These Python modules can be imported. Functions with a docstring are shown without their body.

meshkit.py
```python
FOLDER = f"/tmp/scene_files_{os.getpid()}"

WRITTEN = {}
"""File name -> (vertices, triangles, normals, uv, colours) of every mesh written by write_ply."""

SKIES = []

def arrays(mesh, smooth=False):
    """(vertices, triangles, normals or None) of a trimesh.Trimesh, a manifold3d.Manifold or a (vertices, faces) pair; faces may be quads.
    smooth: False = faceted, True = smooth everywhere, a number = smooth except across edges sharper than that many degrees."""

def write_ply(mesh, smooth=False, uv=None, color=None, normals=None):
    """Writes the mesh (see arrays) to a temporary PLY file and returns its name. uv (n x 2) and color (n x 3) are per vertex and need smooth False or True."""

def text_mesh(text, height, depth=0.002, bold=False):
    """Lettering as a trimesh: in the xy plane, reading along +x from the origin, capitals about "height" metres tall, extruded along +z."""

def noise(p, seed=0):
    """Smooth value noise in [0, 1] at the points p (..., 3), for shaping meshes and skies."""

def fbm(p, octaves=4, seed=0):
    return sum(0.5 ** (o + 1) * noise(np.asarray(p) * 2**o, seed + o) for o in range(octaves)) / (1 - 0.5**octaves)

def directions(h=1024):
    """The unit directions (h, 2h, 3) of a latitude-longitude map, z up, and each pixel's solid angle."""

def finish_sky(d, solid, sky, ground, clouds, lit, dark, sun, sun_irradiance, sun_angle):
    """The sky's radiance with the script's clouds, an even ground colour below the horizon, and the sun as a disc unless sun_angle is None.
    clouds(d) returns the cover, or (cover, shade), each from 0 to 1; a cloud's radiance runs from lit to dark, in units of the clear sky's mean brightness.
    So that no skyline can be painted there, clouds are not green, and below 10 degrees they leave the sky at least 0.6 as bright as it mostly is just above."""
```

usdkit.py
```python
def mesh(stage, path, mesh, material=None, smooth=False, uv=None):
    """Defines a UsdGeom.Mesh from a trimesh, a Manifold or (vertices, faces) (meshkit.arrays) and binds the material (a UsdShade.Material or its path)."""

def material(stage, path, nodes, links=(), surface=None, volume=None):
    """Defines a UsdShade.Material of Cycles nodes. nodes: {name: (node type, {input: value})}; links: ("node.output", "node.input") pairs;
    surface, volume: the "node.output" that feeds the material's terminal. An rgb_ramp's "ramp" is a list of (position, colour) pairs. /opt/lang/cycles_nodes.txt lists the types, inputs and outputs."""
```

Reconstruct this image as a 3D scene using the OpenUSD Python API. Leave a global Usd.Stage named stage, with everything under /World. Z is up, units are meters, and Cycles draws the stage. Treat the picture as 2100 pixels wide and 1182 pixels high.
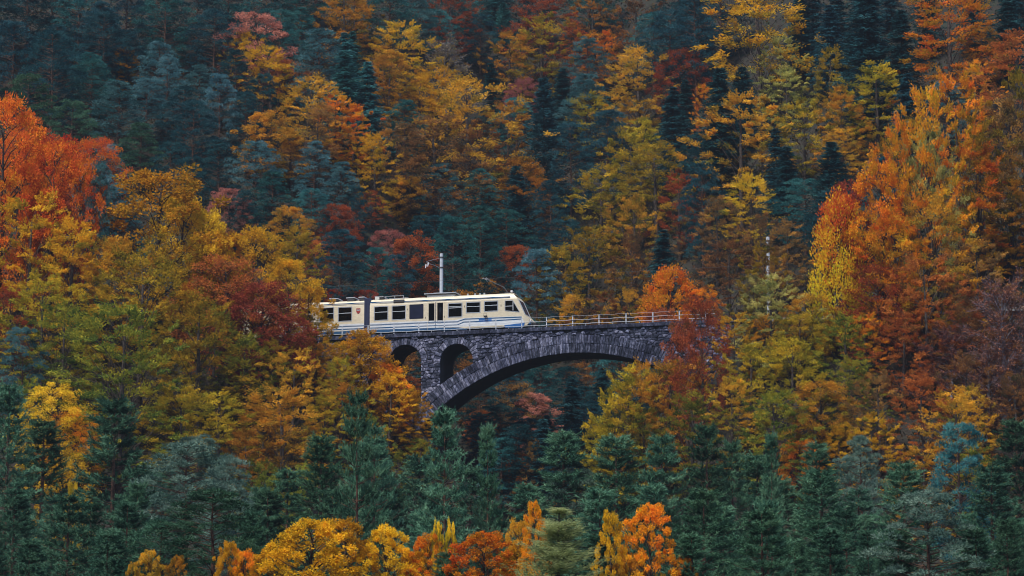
import math, random
import numpy as np, trimesh, usdkit, meshkit
import manifold3d as m3
from manifold3d import Manifold, CrossSection
from shapely.geometry import Polygon, box as sbox
from shapely.ops import unary_union
from shapely import affinity
from scipy.ndimage import gaussian_filter
from pxr import Usd, UsdGeom, UsdLux, UsdShade, Gf, Sdf, Vt

stage = Usd.Stage.CreateInMemory()
UsdGeom.SetStageUpAxis(stage, 'Z'); UsdGeom.SetStageMetersPerUnit(stage, 1.0)
world = UsdGeom.Xform.Define(stage, '/World'); stage.SetDefaultPrim(world.GetPrim())
UsdGeom.Scope.Define(stage, '/World/Looks')

# ---------------------------------------------------------------- camera, sky, sun, exposure
PITCH = math.radians(9.8); FPX = 6000.0                      # focal length in pixels of the 2100 px wide photograph
EXPOSURE = 1.75
SUN_EL, SUN_AZ = math.radians(62), math.radians(215)          # azimuth = atan2(x, y) of the direction towards the sun
SUN_INT, SUN_ANGLE, SKY = 0.40, 12.0, 0.06
HAZE = 0.00006
cam = UsdGeom.Camera.Define(stage, '/World/camera')
cam.CreateHorizontalApertureAttr(36.0); cam.CreateVerticalApertureAttr(36.0 * 576 / 1024)
cam.CreateFocalLengthAttr(36.0 * FPX / 2100); cam.CreateExposureAttr(EXPOSURE)
cam.CreateClippingRangeAttr((0.5, 5000.0))
cam.AddRotateXOp().Set(90 + math.degrees(PITCH))

def mat(name, nodes, links, surface='p.BSDF', volume=None):
    return usdkit.material(stage, '/World/Looks/' + name, nodes, links, surface, volume)

dome = UsdLux.DomeLight.Define(stage, '/World/sky')
dome.GetPrim().SetCustomDataByKey('kind', 'structure')
skym = mat('sky_look', {'s': ('sky_texture', {'sky_type': 'single_scattering', 'sun_disc': False, 'sun_elevation': SUN_EL, 'sun_rotation': SUN_AZ}),
                        'b': ('background_shader', {'strength': SKY})}, [('s.color', 'b.color')], surface='b.background')
UsdShade.MaterialBindingAPI.Apply(dome.GetPrim()).Bind(skym)
sun = UsdLux.DistantLight.Define(stage, '/World/sun')
sun.CreateIntensityAttr(SUN_INT); sun.CreateAngleAttr(SUN_ANGLE); sun.CreateNormalizeAttr(True); sun.CreateColorAttr(Gf.Vec3f(1.0, .93, .82))
sd = np.array([math.sin(SUN_AZ) * math.cos(SUN_EL), math.cos(SUN_AZ) * math.cos(SUN_EL), math.sin(SUN_EL)])
sun.AddTransformOp().Set(Gf.Matrix4d().SetLookAt(Gf.Vec3d(0, 0, 0), Gf.Vec3d(*(-sd)), Gf.Vec3d(0, 0, 1)).GetInverse())

# ---------------------------------------------------------------- small helpers
used = {}
def numbered(parent, name):
    k = used.get((parent, name), 0); used[(parent, name)] = k + 1
    return f'{parent}/{name}' if k == 0 else f'{parent}/{name}_{k:03d}'

def tag(prim, label=None, cat=None, group=None, kind=None):
    for k, v in (('label', label), ('category', cat), ('group', group), ('kind', kind)):
        if v: prim.SetCustomDataByKey(k, v)
    return prim

def obj(name, mesh, material, parent='/World', smooth=False, label=None, kind=None):
    parent = parent if isinstance(parent, str) else str(parent.GetPath())
    m = usdkit.mesh(stage, numbered(parent, name), mesh, material, smooth=smooth)
    if label or kind: tag(m.GetPrim(), label=label, kind=kind)
    return m.GetPrim()

def thing(name, label, cat, loc=(0, 0, 0), rz=0.0, group=None):
    x = UsdGeom.Xform.Define(stage, numbered('/World', name))
    x.AddTranslateOp().Set(Gf.Vec3d(*map(float, loc)))
    if rz: x.AddRotateZOp().Set(math.degrees(rz))
    return tag(x.GetPrim(), label, cat, group)

def cat_mesh(parts):
    v, f, n = [], [], 0
    for a, b in parts:
        v.append(a); f.append(np.asarray(b) + n); n += len(a)
    return np.vstack(v), np.vstack(f)

def bx(x0, x1, y0, y1, z0, z1):
    v = np.array([[x, y, z] for x in (x0, x1) for y in (y0, y1) for z in (z0, z1)], float)
    f = np.array([[0, 1, 3], [0, 3, 2], [4, 6, 7], [4, 7, 5], [0, 4, 5], [0, 5, 1], [2, 3, 7], [2, 7, 6], [0, 2, 6], [0, 6, 4], [1, 5, 7], [1, 7, 3]])
    return v, f

def rbx(x0, x1, y0, y1, z0, z1, r=0.03, n=8):
    """box with rounded edges, as a manifold hull"""
    s = Manifold.sphere(r, n)
    ps = [s.translate((x, y, z)) for x in (x0 + r, x1 - r) for y in (y0 + r, y1 - r) for z in (z0 + r, z1 - r)]
    return Manifold.batch_hull(ps)

def arr(m):
    v, f, _ = meshkit.arrays(m); return v, f

def tube(pts, rad, n=6, cap=True):
    pts = np.asarray(pts, float); rad = np.broadcast_to(np.asarray(rad, float), len(pts))
    d = np.gradient(pts, axis=0); d /= np.linalg.norm(d, axis=1, keepdims=True) + 1e-9
    ref = np.where(np.abs(d[:, 2:3]) > .9, [[1., 0, 0]], [[0, 0, 1.]])
    a = np.cross(d, ref); a /= np.linalg.norm(a, axis=1, keepdims=True) + 1e-9
    b = np.cross(d, a)
    th = np.arange(n) * 2 * np.pi / n
    v = (pts[:, None] + rad[:, None, None] * (np.cos(th)[None, :, None] * a[:, None] + np.sin(th)[None, :, None] * b[:, None])).reshape(-1, 3)
    f = []
    for i in range(len(pts) - 1):
        for j in range(n):
            p, q = i * n + j, i * n + (j + 1) % n
            f += [[p, p + n, q + n], [p, q + n, q]]
    if cap:
        for j in range(1, n - 1):
            f.append([0, j, j + 1]); e = (len(pts) - 1) * n; f.append([e, e + j + 1, e + j])
    return v, np.array(f)

def prism(poly, y0, y1):
    """shapely polygon in (x, z), extruded from y0 to y1"""
    parts = []
    for g in getattr(poly, 'geoms', [poly]):
        if g.is_empty or g.area < 1e-6: continue
        m = trimesh.creation.extrude_polygon(g, y1 - y0, engine='earcut')
        v = np.array(m.vertices); v = np.stack([v[:, 0], y0 + v[:, 2], v[:, 1]], 1)
        parts.append((v, np.array(m.faces)[:, ::-1]))
    return cat_mesh(parts)

# ---------------------------------------------------------------- geometry of the view (used to find where real things stand)
cp, sp = math.cos(PITCH), math.sin(PITCH)
def ray(u, v):
    x, y = (u - 1050) / FPX, (591 - v) / FPX
    d = np.array([x, cp - y * sp, sp + y * cp]); return d / d[1]      # scaled so that y = 1
def project(p):
    p = np.asarray(p, float); f = p[..., 1] * cp + p[..., 2] * sp; w = -p[..., 1] * sp + p[..., 2] * cp
    return 1050 + FPX * p[..., 0] / f, 591 - FPX * w / f

# ---------------------------------------------------------------- bridge frame: s along the bridge, t away from the camera, z up
TH = math.radians(16.0)
AX, BX = np.array([math.cos(TH), -math.sin(TH), 0]), np.array([math.sin(TH), math.cos(TH), 0])
ORG = np.array([0.0, 300.0, 0.0])
BW = 4.6                                                               # width of the bridge
def to_face(u, v, t=0.0):
    d = ray(u, v); o = ORG + BX * t
    k = (o @ BX) / (d @ BX); p = d * k - ORG
    return p @ AX, p[2]
def bridge_y(x): return 300.0 - x * math.tan(TH)
Z0 = to_face(1085, 673)[1]                                             # top of the coping
bridge_root = dict(loc=ORG, rz=-TH)                                    # things of the bridge are modelled in x = s, y = t, z

# ---------------------------------------------------------------- terrain
XS = np.array([-400, -90, -50, -22, 0, 14, 24, 38, 60, 90, 400.])
ROWS = [(-900, [520] * 11), (-400, [250] * 11), (-120, [52] * 11), (-40, [4] * 11), (0, [-1.8] * 11), (50, [-14] * 11), (100, [-4] * 11), (120, [3] * 11), (150, [6.5] * 11), (210, [13, 13, 13, 12, 12, 12, 12, 12, 13, 14, 14]),
        (250, [22, 21, 20, 17, 14.5, 15, 16, 19, 23, 26, 26]), (282, [46, 42, 39, 31, 22.5, 25, 33, 39, 46, 50, 52]),
        (300, [54, 50, 48, 43, 27, 31, 42, 48, 56, 62, 64]), (330, [70, 66, 63, 57, 39, 42, 52, 62, 74, 82, 84]),
        (420, [136, 132, 128, 120, 102, 102, 110, 122, 136, 144, 146]), (520, [200, 196, 192, 186, 170, 170, 178, 190, 202, 210, 212]),
        (800, [340] * 11), (1500, [420] * 11)]
gx = np.unique(np.concatenate([np.linspace(-900, -120, 14), np.arange(-120, 121, 2.0), np.linspace(120, 900, 14)]))
gy = np.unique(np.concatenate([np.linspace(-900, -100, 17), np.linspace(-90, 100, 20), np.arange(100, 560, 2.0), np.linspace(560, 1500, 24)]))
tab = np.array([np.interp(gx, XS, r) for _, r in ROWS])
TZ = np.array([[np.interp(y, [r[0] for r in ROWS], tab[:, i]) for i in range(len(gx))] for y in gy])
TZ = gaussian_filter(TZ, 2.2)
GX, GY = np.meshgrid(gx, gy)
TZ += (meshkit.fbm(np.stack([GX / 9, GY / 9, GX * 0], -1), 4, 3) - .5) * 3.2
sl, tl = (GX - 0) * AX[0] + (GY - 300) * AX[1], (GX - 0) * BX[0] + (GY - 300) * BX[1]
ledge = (np.abs(tl - BW / 2) < 4.5) & (np.abs(sl) < 120)
TZ = np.where(ledge, np.minimum(TZ, Z0 - .75), TZ)
bank = Z0 - .8 - .85 * np.maximum(0, np.abs(tl - BW / 2) - 3.2)
TZ = np.where(((sl > 23) | (sl < -22)) & (np.abs(sl) < 150), np.maximum(TZ, bank), TZ)
def terr(x, y):
    i = np.clip(np.searchsorted(gx, x) - 1, 0, len(gx) - 2); j = np.clip(np.searchsorted(gy, y) - 1, 0, len(gy) - 2)
    a, b = (x - gx[i]) / (gx[i + 1] - gx[i]), (y - gy[j]) / (gy[j + 1] - gy[j])
    return (TZ[j, i] * (1 - a) + TZ[j, i + 1] * a) * (1 - b) + (TZ[j + 1, i] * (1 - a) + TZ[j + 1, i + 1] * a) * b

ground_m = mat('leaf_litter', {'g': ('geometry', {}), 'n': ('noise_texture', {'scale': .9, 'detail': 6, 'roughness': .7}),
    'r': ('rgb_ramp', {'ramp': [(0.3, (.014, .014, .014)), (.5, (.030, .026, .022)), (.62, (.022, .030, .022)), (.75, (.055, .036, .022))]}),
    'b': ('bump', {'strength': .7, 'distance': .3}), 'p': ('principled_bsdf', {'roughness': .95, 'specular_ior_level': .1})},
    [('g.position', 'n.vector'), ('n.fac', 'r.fac'), ('r.color', 'p.base_color'), ('n.fac', 'b.height'), ('b.normal', 'p.normal')])
nx, ny = len(gx), len(gy)
idx = np.arange(nx * ny).reshape(ny, nx)
quads = np.stack([idx[:-1, :-1], idx[:-1, 1:], idx[1:, 1:], idx[1:, :-1]], -1).reshape(-1, 4)
obj('ground', (np.stack([GX, GY, TZ], -1).reshape(-1, 3), quads), ground_m, smooth=True, kind='structure')

# ---------------------------------------------------------------- materials of the built things
def stone_mat(name, c0, c1, c2):
    return mat(name, {'g': ('geometry', {}), 'o': ('object_info', {}),
        'mp': ('mapping', {'scale': (2.4, 2.4, 1.3)}), 'n': ('noise_texture', {'scale': 1.6, 'detail': 6, 'roughness': .75}),
        'n2': ('noise_texture', {'scale': .28, 'detail': 3, 'roughness': .6}), 'n3': ('noise_texture', {'scale': 14, 'detail': 4, 'roughness': .7}),
        'r': ('rgb_ramp', {'ramp': [(.34, c0), (.5, c1), (.66, c2)]}),
        'r2': ('rgb_ramp', {'ramp': [(.36, (.32, .34, .42)), (.6, (1, 1, 1))]}),
        'hv': ('hsv', {'hue': .5, 'saturation': 1, 'value': 1}), 'mr': ('map_range', {'from_min': 0, 'from_max': 1, 'to_min': .72, 'to_max': 1.25}),
        'x': ('mix', {'mix_type': 'multiply', 'fac': 1.0}), 'b': ('bump', {'strength': .6, 'distance': .05}),
        'p': ('principled_bsdf', {'roughness': .9, 'specular_ior_level': .2})},
        [('g.position', 'mp.vector'), ('mp.vector', 'n.vector'), ('g.position', 'n2.vector'), ('g.position', 'n3.vector'), ('n.fac', 'r.fac'), ('n2.fac', 'r2.fac'),
         ('o.random', 'mr.value'), ('mr.result', 'hv.value'), ('r.color', 'hv.color'), ('hv.color', 'x.color1'), ('r2.color', 'x.color2'), ('x.color', 'p.base_color'), ('n3.fac', 'b.height'), ('b.normal', 'p.normal')])
STONES = [stone_mat('stone_pale', (.035, .04, .07), (.125, .135, .21), (.37, .39, .52)), stone_mat('stone_grey', (.02, .025, .046), (.06, .07, .12), (.26, .28, .40)),
          stone_mat('stone_dark', (.010, .014, .027), (.032, .04, .07), (.14, .15, .23))]
mortar_m = mat('old_mortar', {'g': ('geometry', {}), 'n': ('noise_texture', {'scale': 3, 'detail': 5}), 'r': ('rgb_ramp', {'ramp': [(.35, (.018, .02, .03)), (.7, (.07, .07, .09))]}),
    'p': ('principled_bsdf', {'roughness': .95, 'specular_ior_level': .1})}, [('g.position', 'n.vector'), ('n.fac', 'r.fac'), ('r.color', 'p.base_color')])
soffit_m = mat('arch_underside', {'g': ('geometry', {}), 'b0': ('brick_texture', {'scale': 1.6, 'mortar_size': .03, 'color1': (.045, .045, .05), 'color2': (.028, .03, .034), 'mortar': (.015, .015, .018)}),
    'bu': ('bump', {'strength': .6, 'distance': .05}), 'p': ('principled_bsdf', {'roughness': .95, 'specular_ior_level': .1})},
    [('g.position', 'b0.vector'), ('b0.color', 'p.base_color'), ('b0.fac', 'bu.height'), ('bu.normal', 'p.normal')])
def paint(name, c, rough=.4, spec=.5, metallic=0.0, dirt=.25):
    d = tuple(x * (1 - dirt) for x in c)
    return mat(name, {'g': ('geometry', {}), 'mp': ('mapping', {'scale': (1, 1, 2.5)}), 'n': ('noise_texture', {'scale': 2.2, 'detail': 6, 'roughness': .7}), 'r': ('rgb_ramp', {'ramp': [(.3, d), (.6, c)]}),
        'p': ('principled_bsdf', {'roughness': rough, 'specular_ior_level': spec, 'metallic': metallic})}, [('g.position', 'mp.vector'), ('mp.vector', 'n.vector'), ('n.fac', 'r.fac'), ('r.color', 'p.base_color')])
cream = paint('cream_paint', (.62, .555, .42), .35, dirt=.2); white = paint('white_paint', (.60, .635, .67), .35, dirt=.2); roofp = paint('pale_roof_paint', (.6, .6, .57), .5, dirt=.2)
blue_d = paint('dark_blue_paint', (.025, .085, .19), .35); blue_b = paint('bright_blue_paint', (.025, .11, .33), .35); bell_m = paint('bellows_rubber', (.02, .03, .085), .7)
black = paint('black_rubber', (.014, .014, .017), .7); steel_d = paint('dark_steel', (.045, .047, .055), .6); greym = paint('grey_equipment', (.30, .33, .38), .6)
galv = paint('galvanised_steel', (.46, .50, .56), .5, dirt=.2); rail_m = paint('rusty_rail', (.16, .10, .08), .5); wood_s = paint('sleeper_wood', (.07, .055, .045), .9, .1)
ballast_m = mat('ballast_gravel', {'g': ('geometry', {}), 'v': ('voronoi_texture', {'scale': 16}), 'h': ('hsv', {'saturation': .15, 'value': .22}), 'b': ('bump', {'strength': 1, 'distance': .06}), 'p': ('principled_bsdf', {'roughness': .95})},
    [('g.position', 'v.vector'), ('v.color', 'h.color'), ('h.color', 'p.base_color'), ('v.distance', 'b.height'), ('b.normal', 'p.normal')])
seat_m = paint('seat_cloth', (.22, .035, .025), .9); inside_m = paint('cabin_lining', (.10, .09, .08), .8); red_m = paint('emblem_red', (.30, .03, .03), .5); lamp_m = paint('lamp_glass', (.8, .8, .82), .1)
glass = mat('tinted_glass', {'f': ('fresnel', {'IOR': 1.45}), 't': ('transparent_bsdf', {'color': (.20, .22, .27)}), 'g': ('glossy_bsdf', {'color': (.9, .9, .95), 'roughness': .03}), 'm': ('mix_closure', {})},
    [('f.fac', 'm.fac'), ('t.BSDF', 'm.closure1'), ('g.BSDF', 'm.closure2')], surface='m.closure')

# ---------------------------------------------------------------- stone railway viaduct
rng = np.random.default_rng(11)
bridge = thing('railway_viaduct', 'grey stone railway viaduct with one wide arch and two small side arches', 'bridge', ORG, -TH)
P = lambda u, v, t=0.0: to_face(u, v, t)
COP = .42                                                              # height of the coping course
ZC = Z0 - COP
CS, CROWN, R = 6.6, 44.70, 22.4
CZ = CROWN - R; T = 1.9
def arc(cx, cz, r, a0, a1, n=60): return [(cx + r * math.sin(a), cz + r * math.cos(a)) for a in np.linspace(a0, a1, n)]
AM = math.radians(54)
ZB = 30.0
void_main = Polygon(arc(CS, CZ, R, -AM, AM) + [(CS + R * math.sin(AM), ZB - 5), (CS - R * math.sin(AM), ZB - 5)])
ring_main = Polygon(arc(CS, CZ, R + T, -AM, AM) + arc(CS, CZ, R, AM, -AM))
sL, sR = -27.0, 25.5
small = []
for (u0, u1, vt) in ((903, 970, 706), (798, 864, 708)):
    a, b, top = P(u0, 735)[0], P(u1, 735)[0], P((u0 + u1) / 2, vt)[1]
    r = (b - a) / 2; small.append(((a + b) / 2, top - r, r))
void_small, ring_small, TS = [], [], .72
for k, (c, cz, r) in enumerate(small):
    v = Polygon(arc(c, cz, r, -math.pi / 2, math.pi / 2) + [(c + r, ZB - 5), (c - r, ZB - 5)])
    if k == 0: v = v.difference(ring_main.union(void_main).buffer(.0)).difference(Polygon(arc(CS, CZ, R + T, -AM, AM) + [(CS + 30, 20), (CS - 30, 20)]))
    void_small.append(v)
    rg = Polygon(arc(c, cz, r + TS, -math.pi / 2, math.pi / 2) + arc(c, cz, r, math.pi / 2, -math.pi / 2))
    ring_small.append(rg.difference(ring_main))
voids = unary_union([void_main] + void_small)
face = sbox(sL, ZB, sR, ZC).difference(voids)
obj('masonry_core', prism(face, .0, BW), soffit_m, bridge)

def block(poly, depth, bevel=.025):
    """a stone: outline poly in (s, z), its front face set back at the edges and proud in the middle"""
    if poly.is_empty: return None
    poly = max(getattr(poly, 'geoms', [poly]), key=lambda g: g.area)
    inner = poly.buffer(-bevel)
    if inner.is_empty: return None
    inner = max(getattr(inner, 'geoms', [inner]), key=lambda g: g.area)
    a = np.array(poly.convex_hull.exterior.coords)[:-1]
    c = a.mean(0); n = len(a)
    w = np.maximum(0, 1 - bevel * 1.6 / np.maximum(np.linalg.norm(a - c, axis=1), .05))[:, None]
    b = c + (a - c) * w
    v = np.vstack([np.c_[a[:, 0], np.full(n, .0), a[:, 1]], np.c_[a[:, 0], np.full(n, -depth * .6), a[:, 1]], np.c_[b[:, 0], -depth + rng.normal(0, .008, n), b[:, 1]], [[c[0], -depth * 1.15, c[1]]]])
    f = []
    for i in range(n):
        j = (i + 1) % n
        f += [[i, j, n + j], [i, n + j, n + i], [n + i, n + j, 2 * n + j], [n + i, 2 * n + j, 2 * n + i], [2 * n + i, 2 * n + j, 3 * n]]
    return v, np.array(f)

def seg(cx, cz, r0, r1, a0, a1):
    return Polygon([(cx + r * math.sin(a), cz + r * math.cos(a)) for r, a in ((r0, a0), (r0, (a0 + a1) / 2), (r0, a1), (r1, a1), (r1, (a0 + a1) / 2), (r1, a0))])

def pick(wts): return STONES[rng.choice(3, p=wts)]
def stone_tone(s):                                                     # lime-washed pale to the left of the crown, more dark stones to the right
    return [.42, .40, .18] if -4 < s < 6 else ([.26, .44, .30] if s <= -4 else [.14, .42, .44])
# ring stones of the main arch: two courses, each stone a part
late = []
n_part = 0
for row, (r0, r1) in enumerate(((R, R + 1.0), (R + 1.0, R + T))):
    a = -AM
    while a < AM - .01:
        da = rng.uniform(.20, .38) / r0; e = min(a + da, AM)
        q = seg(CS, CZ, r0 + .012, r1 - .012 + rng.uniform(-.05, .05) * row, a + .016 / r0, e - .016 / r0)
        s = CS + r0 * math.sin((a + e) / 2)
        m = block(q, rng.uniform(.06, .15))
        vis = -13 < s < 16 and CZ + r0 * math.cos(a) > 36
        if vis and n_part < 290: obj('voussoir', m, pick(stone_tone(s)), bridge); n_part += 1
        else: late.append(m)
        a = e
for (c, cz, r) in small:
    a = -math.pi / 2
    while a < math.pi / 2 - .05:
        e = min(a + rng.uniform(.24, .34) / r, math.pi / 2)
        q = seg(c, cz, r + .01, r + TS + rng.uniform(-.1, .06), a + .012 / r, e - .012 / r).difference(ring_main)
        if not q.is_empty and q.area > .02:
            m = block(q, rng.uniform(.06, .13)); obj('arch_stone', m, pick([.4, .4, .2]), bridge)
        a = e
# rubble courses of the walls
wall = face.difference(unary_union([ring_main.buffer(.004)] + [g.buffer(.004) for g in ring_small])).buffer(-.006, join_style=2).buffer(0)
from scipy.spatial import Voronoi
stones, gp = [], []
zz_ = ZC
while zz_ > 32:                                                       # random rubble: uneven courses of irregular stones
    h = rng.uniform(.22, .40); s = sL - 1
    while s < sR + 1:
        w = rng.uniform(.26, .80); gp.append((s + w / 2, zz_ - h / 2 + rng.normal(0, .07))); s += w
    zz_ -= h
gp = np.array(gp); vor = Voronoi(gp * [1, 1.75])
for k, reg in enumerate(vor.point_region):
    ids = vor.regions[reg]
    if -1 in ids or len(ids) < 3: continue
    q = Polygon(vor.vertices[ids] / [1, 1.75])
    if not q.is_valid or q.area > 2: continue
    q = q.buffer(-.016, join_style=2)
    if q.is_empty: continue
    if not wall.contains(q): q = q.intersection(wall)
    for g in getattr(q, 'geoms', [q]):
        if g.area > .015: stones.append((g, gp[k][0], gp[k][1]))
def seen(s, z): return (-17.5 < s < 19 and z > 38 + max(0, s - 5) * .3)
vis = sorted([x for x in stones if seen(x[1], x[2])], key=lambda x: -x[0].area); parts_ = vis[:300]; rest = vis[300:] + [x for x in stones if not seen(x[1], x[2])]
for g, s, z in parts_:
    m = block(g, rng.uniform(.04, .15), .03)
    if m: obj('stone', m, pick(stone_tone(s)), bridge)
for k in range(3):
    ms = [m for i, (g, s, z) in enumerate(rest) if i % 3 == k and (m := block(g, rng.uniform(.04, .15), .03))] + (late if k == 1 else [])
    obj('rubble_stones', cat_mesh(ms), STONES[k], bridge, kind='stuff')
# barrel stones seen inside the small arches read with the core; coping slabs on top
s = sL
while s < sR:
    w = rng.uniform(1.0, 1.5); e = min(s + w, sR)
    obj('coping_slab', rbx(s + .01, e - .01, -.22 + rng.uniform(-.02, .02), .45, ZC + .02, Z0 - .003 + rng.uniform(-.02, .02), .03), STONES[2], bridge)
    s = e
obj('coping_far', rbx(sL, sR, BW - .45, BW + .22, ZC + .02, Z0, .03), STONES[2], bridge)
obj('deck_slab', bx(sL, sR, .45, BW - .45, ZC - .001, ZC + .06), mortar_m, bridge)

# ---------------------------------------------------------------- track
SX0, SX1 = -75.0, 60.0
tr = thing('railway_track', 'single narrow gauge track with rusty rails on grey ballast along the viaduct', 'railway track', ORG, -TH)
ZR = Z0 + .28                                                          # top of the rails
bal = Polygon([(.5, Z0 - .36), (.95, Z0 + .06), (BW - .95, Z0 + .06), (BW - .5, Z0 - .36)])
m = trimesh.creation.extrude_polygon(bal, SX1 - SX0, engine='earcut'); v = np.array(m.vertices)
obj('ballast', (np.stack([SX0 + v[:, 2], v[:, 0], v[:, 1]], 1), np.array(m.faces)), ballast_m, tr, kind='stuff')
for t in (BW / 2 - .53, BW / 2 + .53):
    prof = Polygon([(-.06, 0), (.06, 0), (.06, .015), (.012, .03), (.012, .1), (.032, .11), (.032, .14), (-.032, .14), (-.032, .11), (-.012, .1), (-.012, .03), (-.06, .015)])
    m = trimesh.creation.extrude_polygon(prof, SX1 - SX0, engine='earcut'); v = np.array(m.vertices)
    obj('rail', (np.stack([SX0 + v[:, 2], t + v[:, 0], ZR - .14 + v[:, 1]], 1), np.array(m.faces)), rail_m, tr)
for k in range(110):
    s = -30 + k * .6
    if s < 30: obj('sleeper', bx(s - .11, s + .11, BW / 2 - .95, BW / 2 + .95, Z0 + .03, ZR - .141), wood_s, tr)

# ---------------------------------------------------------------- railing along the near edge
rl = thing('railing', 'pale galvanised steel railing on the near edge of the viaduct', 'railing', ORG, -TH)
posts = [702 - 53.3 * 2, 702 - 53.3, 702, 755, 808, 859, 911.5, 963.5, 1017, 1070, 1121, 1174.5, 1228.5, 1284, 1339, 1393.5, 1447]
ps = [P(u, 668 - (u - 1121) * .045, -.03)[0] for u in posts]
RT = -.06                                                              # t of the railing
for s in ps:
    g = cat_mesh([bx(s - .055, s + .055, RT - .012, RT + .012, Z0 - .28, Z0 + 1.06), bx(s - .012, s + .012, RT + .012, RT + .09, Z0 - .02, Z0 + 1.06)])
    obj('post', g, galv, rl)
for a, b in zip(ps[:-1], ps[1:]):
    s = (a + b) / 2
    obj('strut', bx(s - .035, s + .035, RT - .012, RT + .012, Z0 - .05, Z0 + .24), galv, rl)
for h, rr in ((1.03, .010), (.62, .020), (.20, .026)):
    obj('handrail', tube([(ps[0] - 1, RT - .04, Z0 + h), (ps[-1] + 1, RT - .04, Z0 + h)], rr, 8), galv, rl)

# ---------------------------------------------------------------- the train (one articulated set), modelled in the bridge frame
TT = 1.0; TW = 2.6                                                     # near side of the body, body width
TQ = lambda u, v: np.array(to_face(u, v, TT))
def rect(u0, v0, u1, v1):                                              # a rectangle on the near side from its corners in the photograph
    um = (u0 + u1) / 2
    return P(u0, v0, TT)[0], P(u1, v0, TT)[0], P(um, v1, TT)[1], P(um, v0, TT)[1]
train = thing('train', 'cream and blue two-car electric train crossing the viaduct towards the right', 'train', ORG, -TH)
ZBOT, ZTOP = Z0 + .47, Z0 + 4.08
s_nose = P(1086.5, 656, TT)[0]
cab_rear, rear_front = P(758.5, 640, TT)[0], P(747.5, 640, TT)[0]
rear_end = rear_front - 14.0
def section(off):
    w0, w1, r = TT + off, TT + TW - off, .42 - off * .5
    pts = [(w0, ZBOT + off), (w1, ZBOT + off), (w1, ZTOP - .75), (w1 - .10, ZTOP - .42), (w1 - .32, ZTOP - .16), (w1 - .75, ZTOP - off - .03), (TT + TW / 2, ZTOP - off), (w0 + .75, ZTOP - off - .03), (w0 + .32, ZTOP - .16), (w0 + .10, ZTOP - .42), (w0, ZTOP - .75)]
    return pts
def shell_solid(s0, s1, side, off=0.0):
    sec = CrossSection([section(off)])
    a = Manifold.extrude(sec, s1 - s0 + 2)                             # extrudes along z; turn so that it runs along s
    a = a.transform(np.array([[0, 0, 1, s0 - 1], [1, 0, 0, 0], [0, 1, 0, 0]], float))
    b = Manifold.extrude(CrossSection([side]), 8).transform(np.array([[1, 0, 0, 0], [0, 0, -1, 6], [0, 1, 0, 0]], float))
    return a ^ b
def slab(q, t0, t1): return Manifold.extrude(CrossSection([q]), t1 - t0).transform(np.array([[1, 0, 0, 0], [0, 0, -1, t1], [0, 1, 0, 0]], float))
def holes(rs, r=.06):
    out = []
    for (a, b, c, d) in rs:
        cs = CrossSection.square((b - a - 2 * r, d - c - 2 * r)).translate((a + r, c + r)).offset(r, m3.JoinType.Round, 2, 8)
        out.append(Manifold.extrude(cs, 10).transform(np.array([[1, 0, 0, 0], [0, 0, -1, 8], [0, 1, 0, 0]], float)))
    return out
nose = [P(1049, 603, TT), P(1061, 612.5, TT), P(1075.5, 645, TT), P(1086, 655, TT), P(1086.5, 659, TT), P(1079, 667, TT), P(1073.5, 671.5, TT)]
nose = [tuple(map(float, q)) for q in nose]
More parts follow.
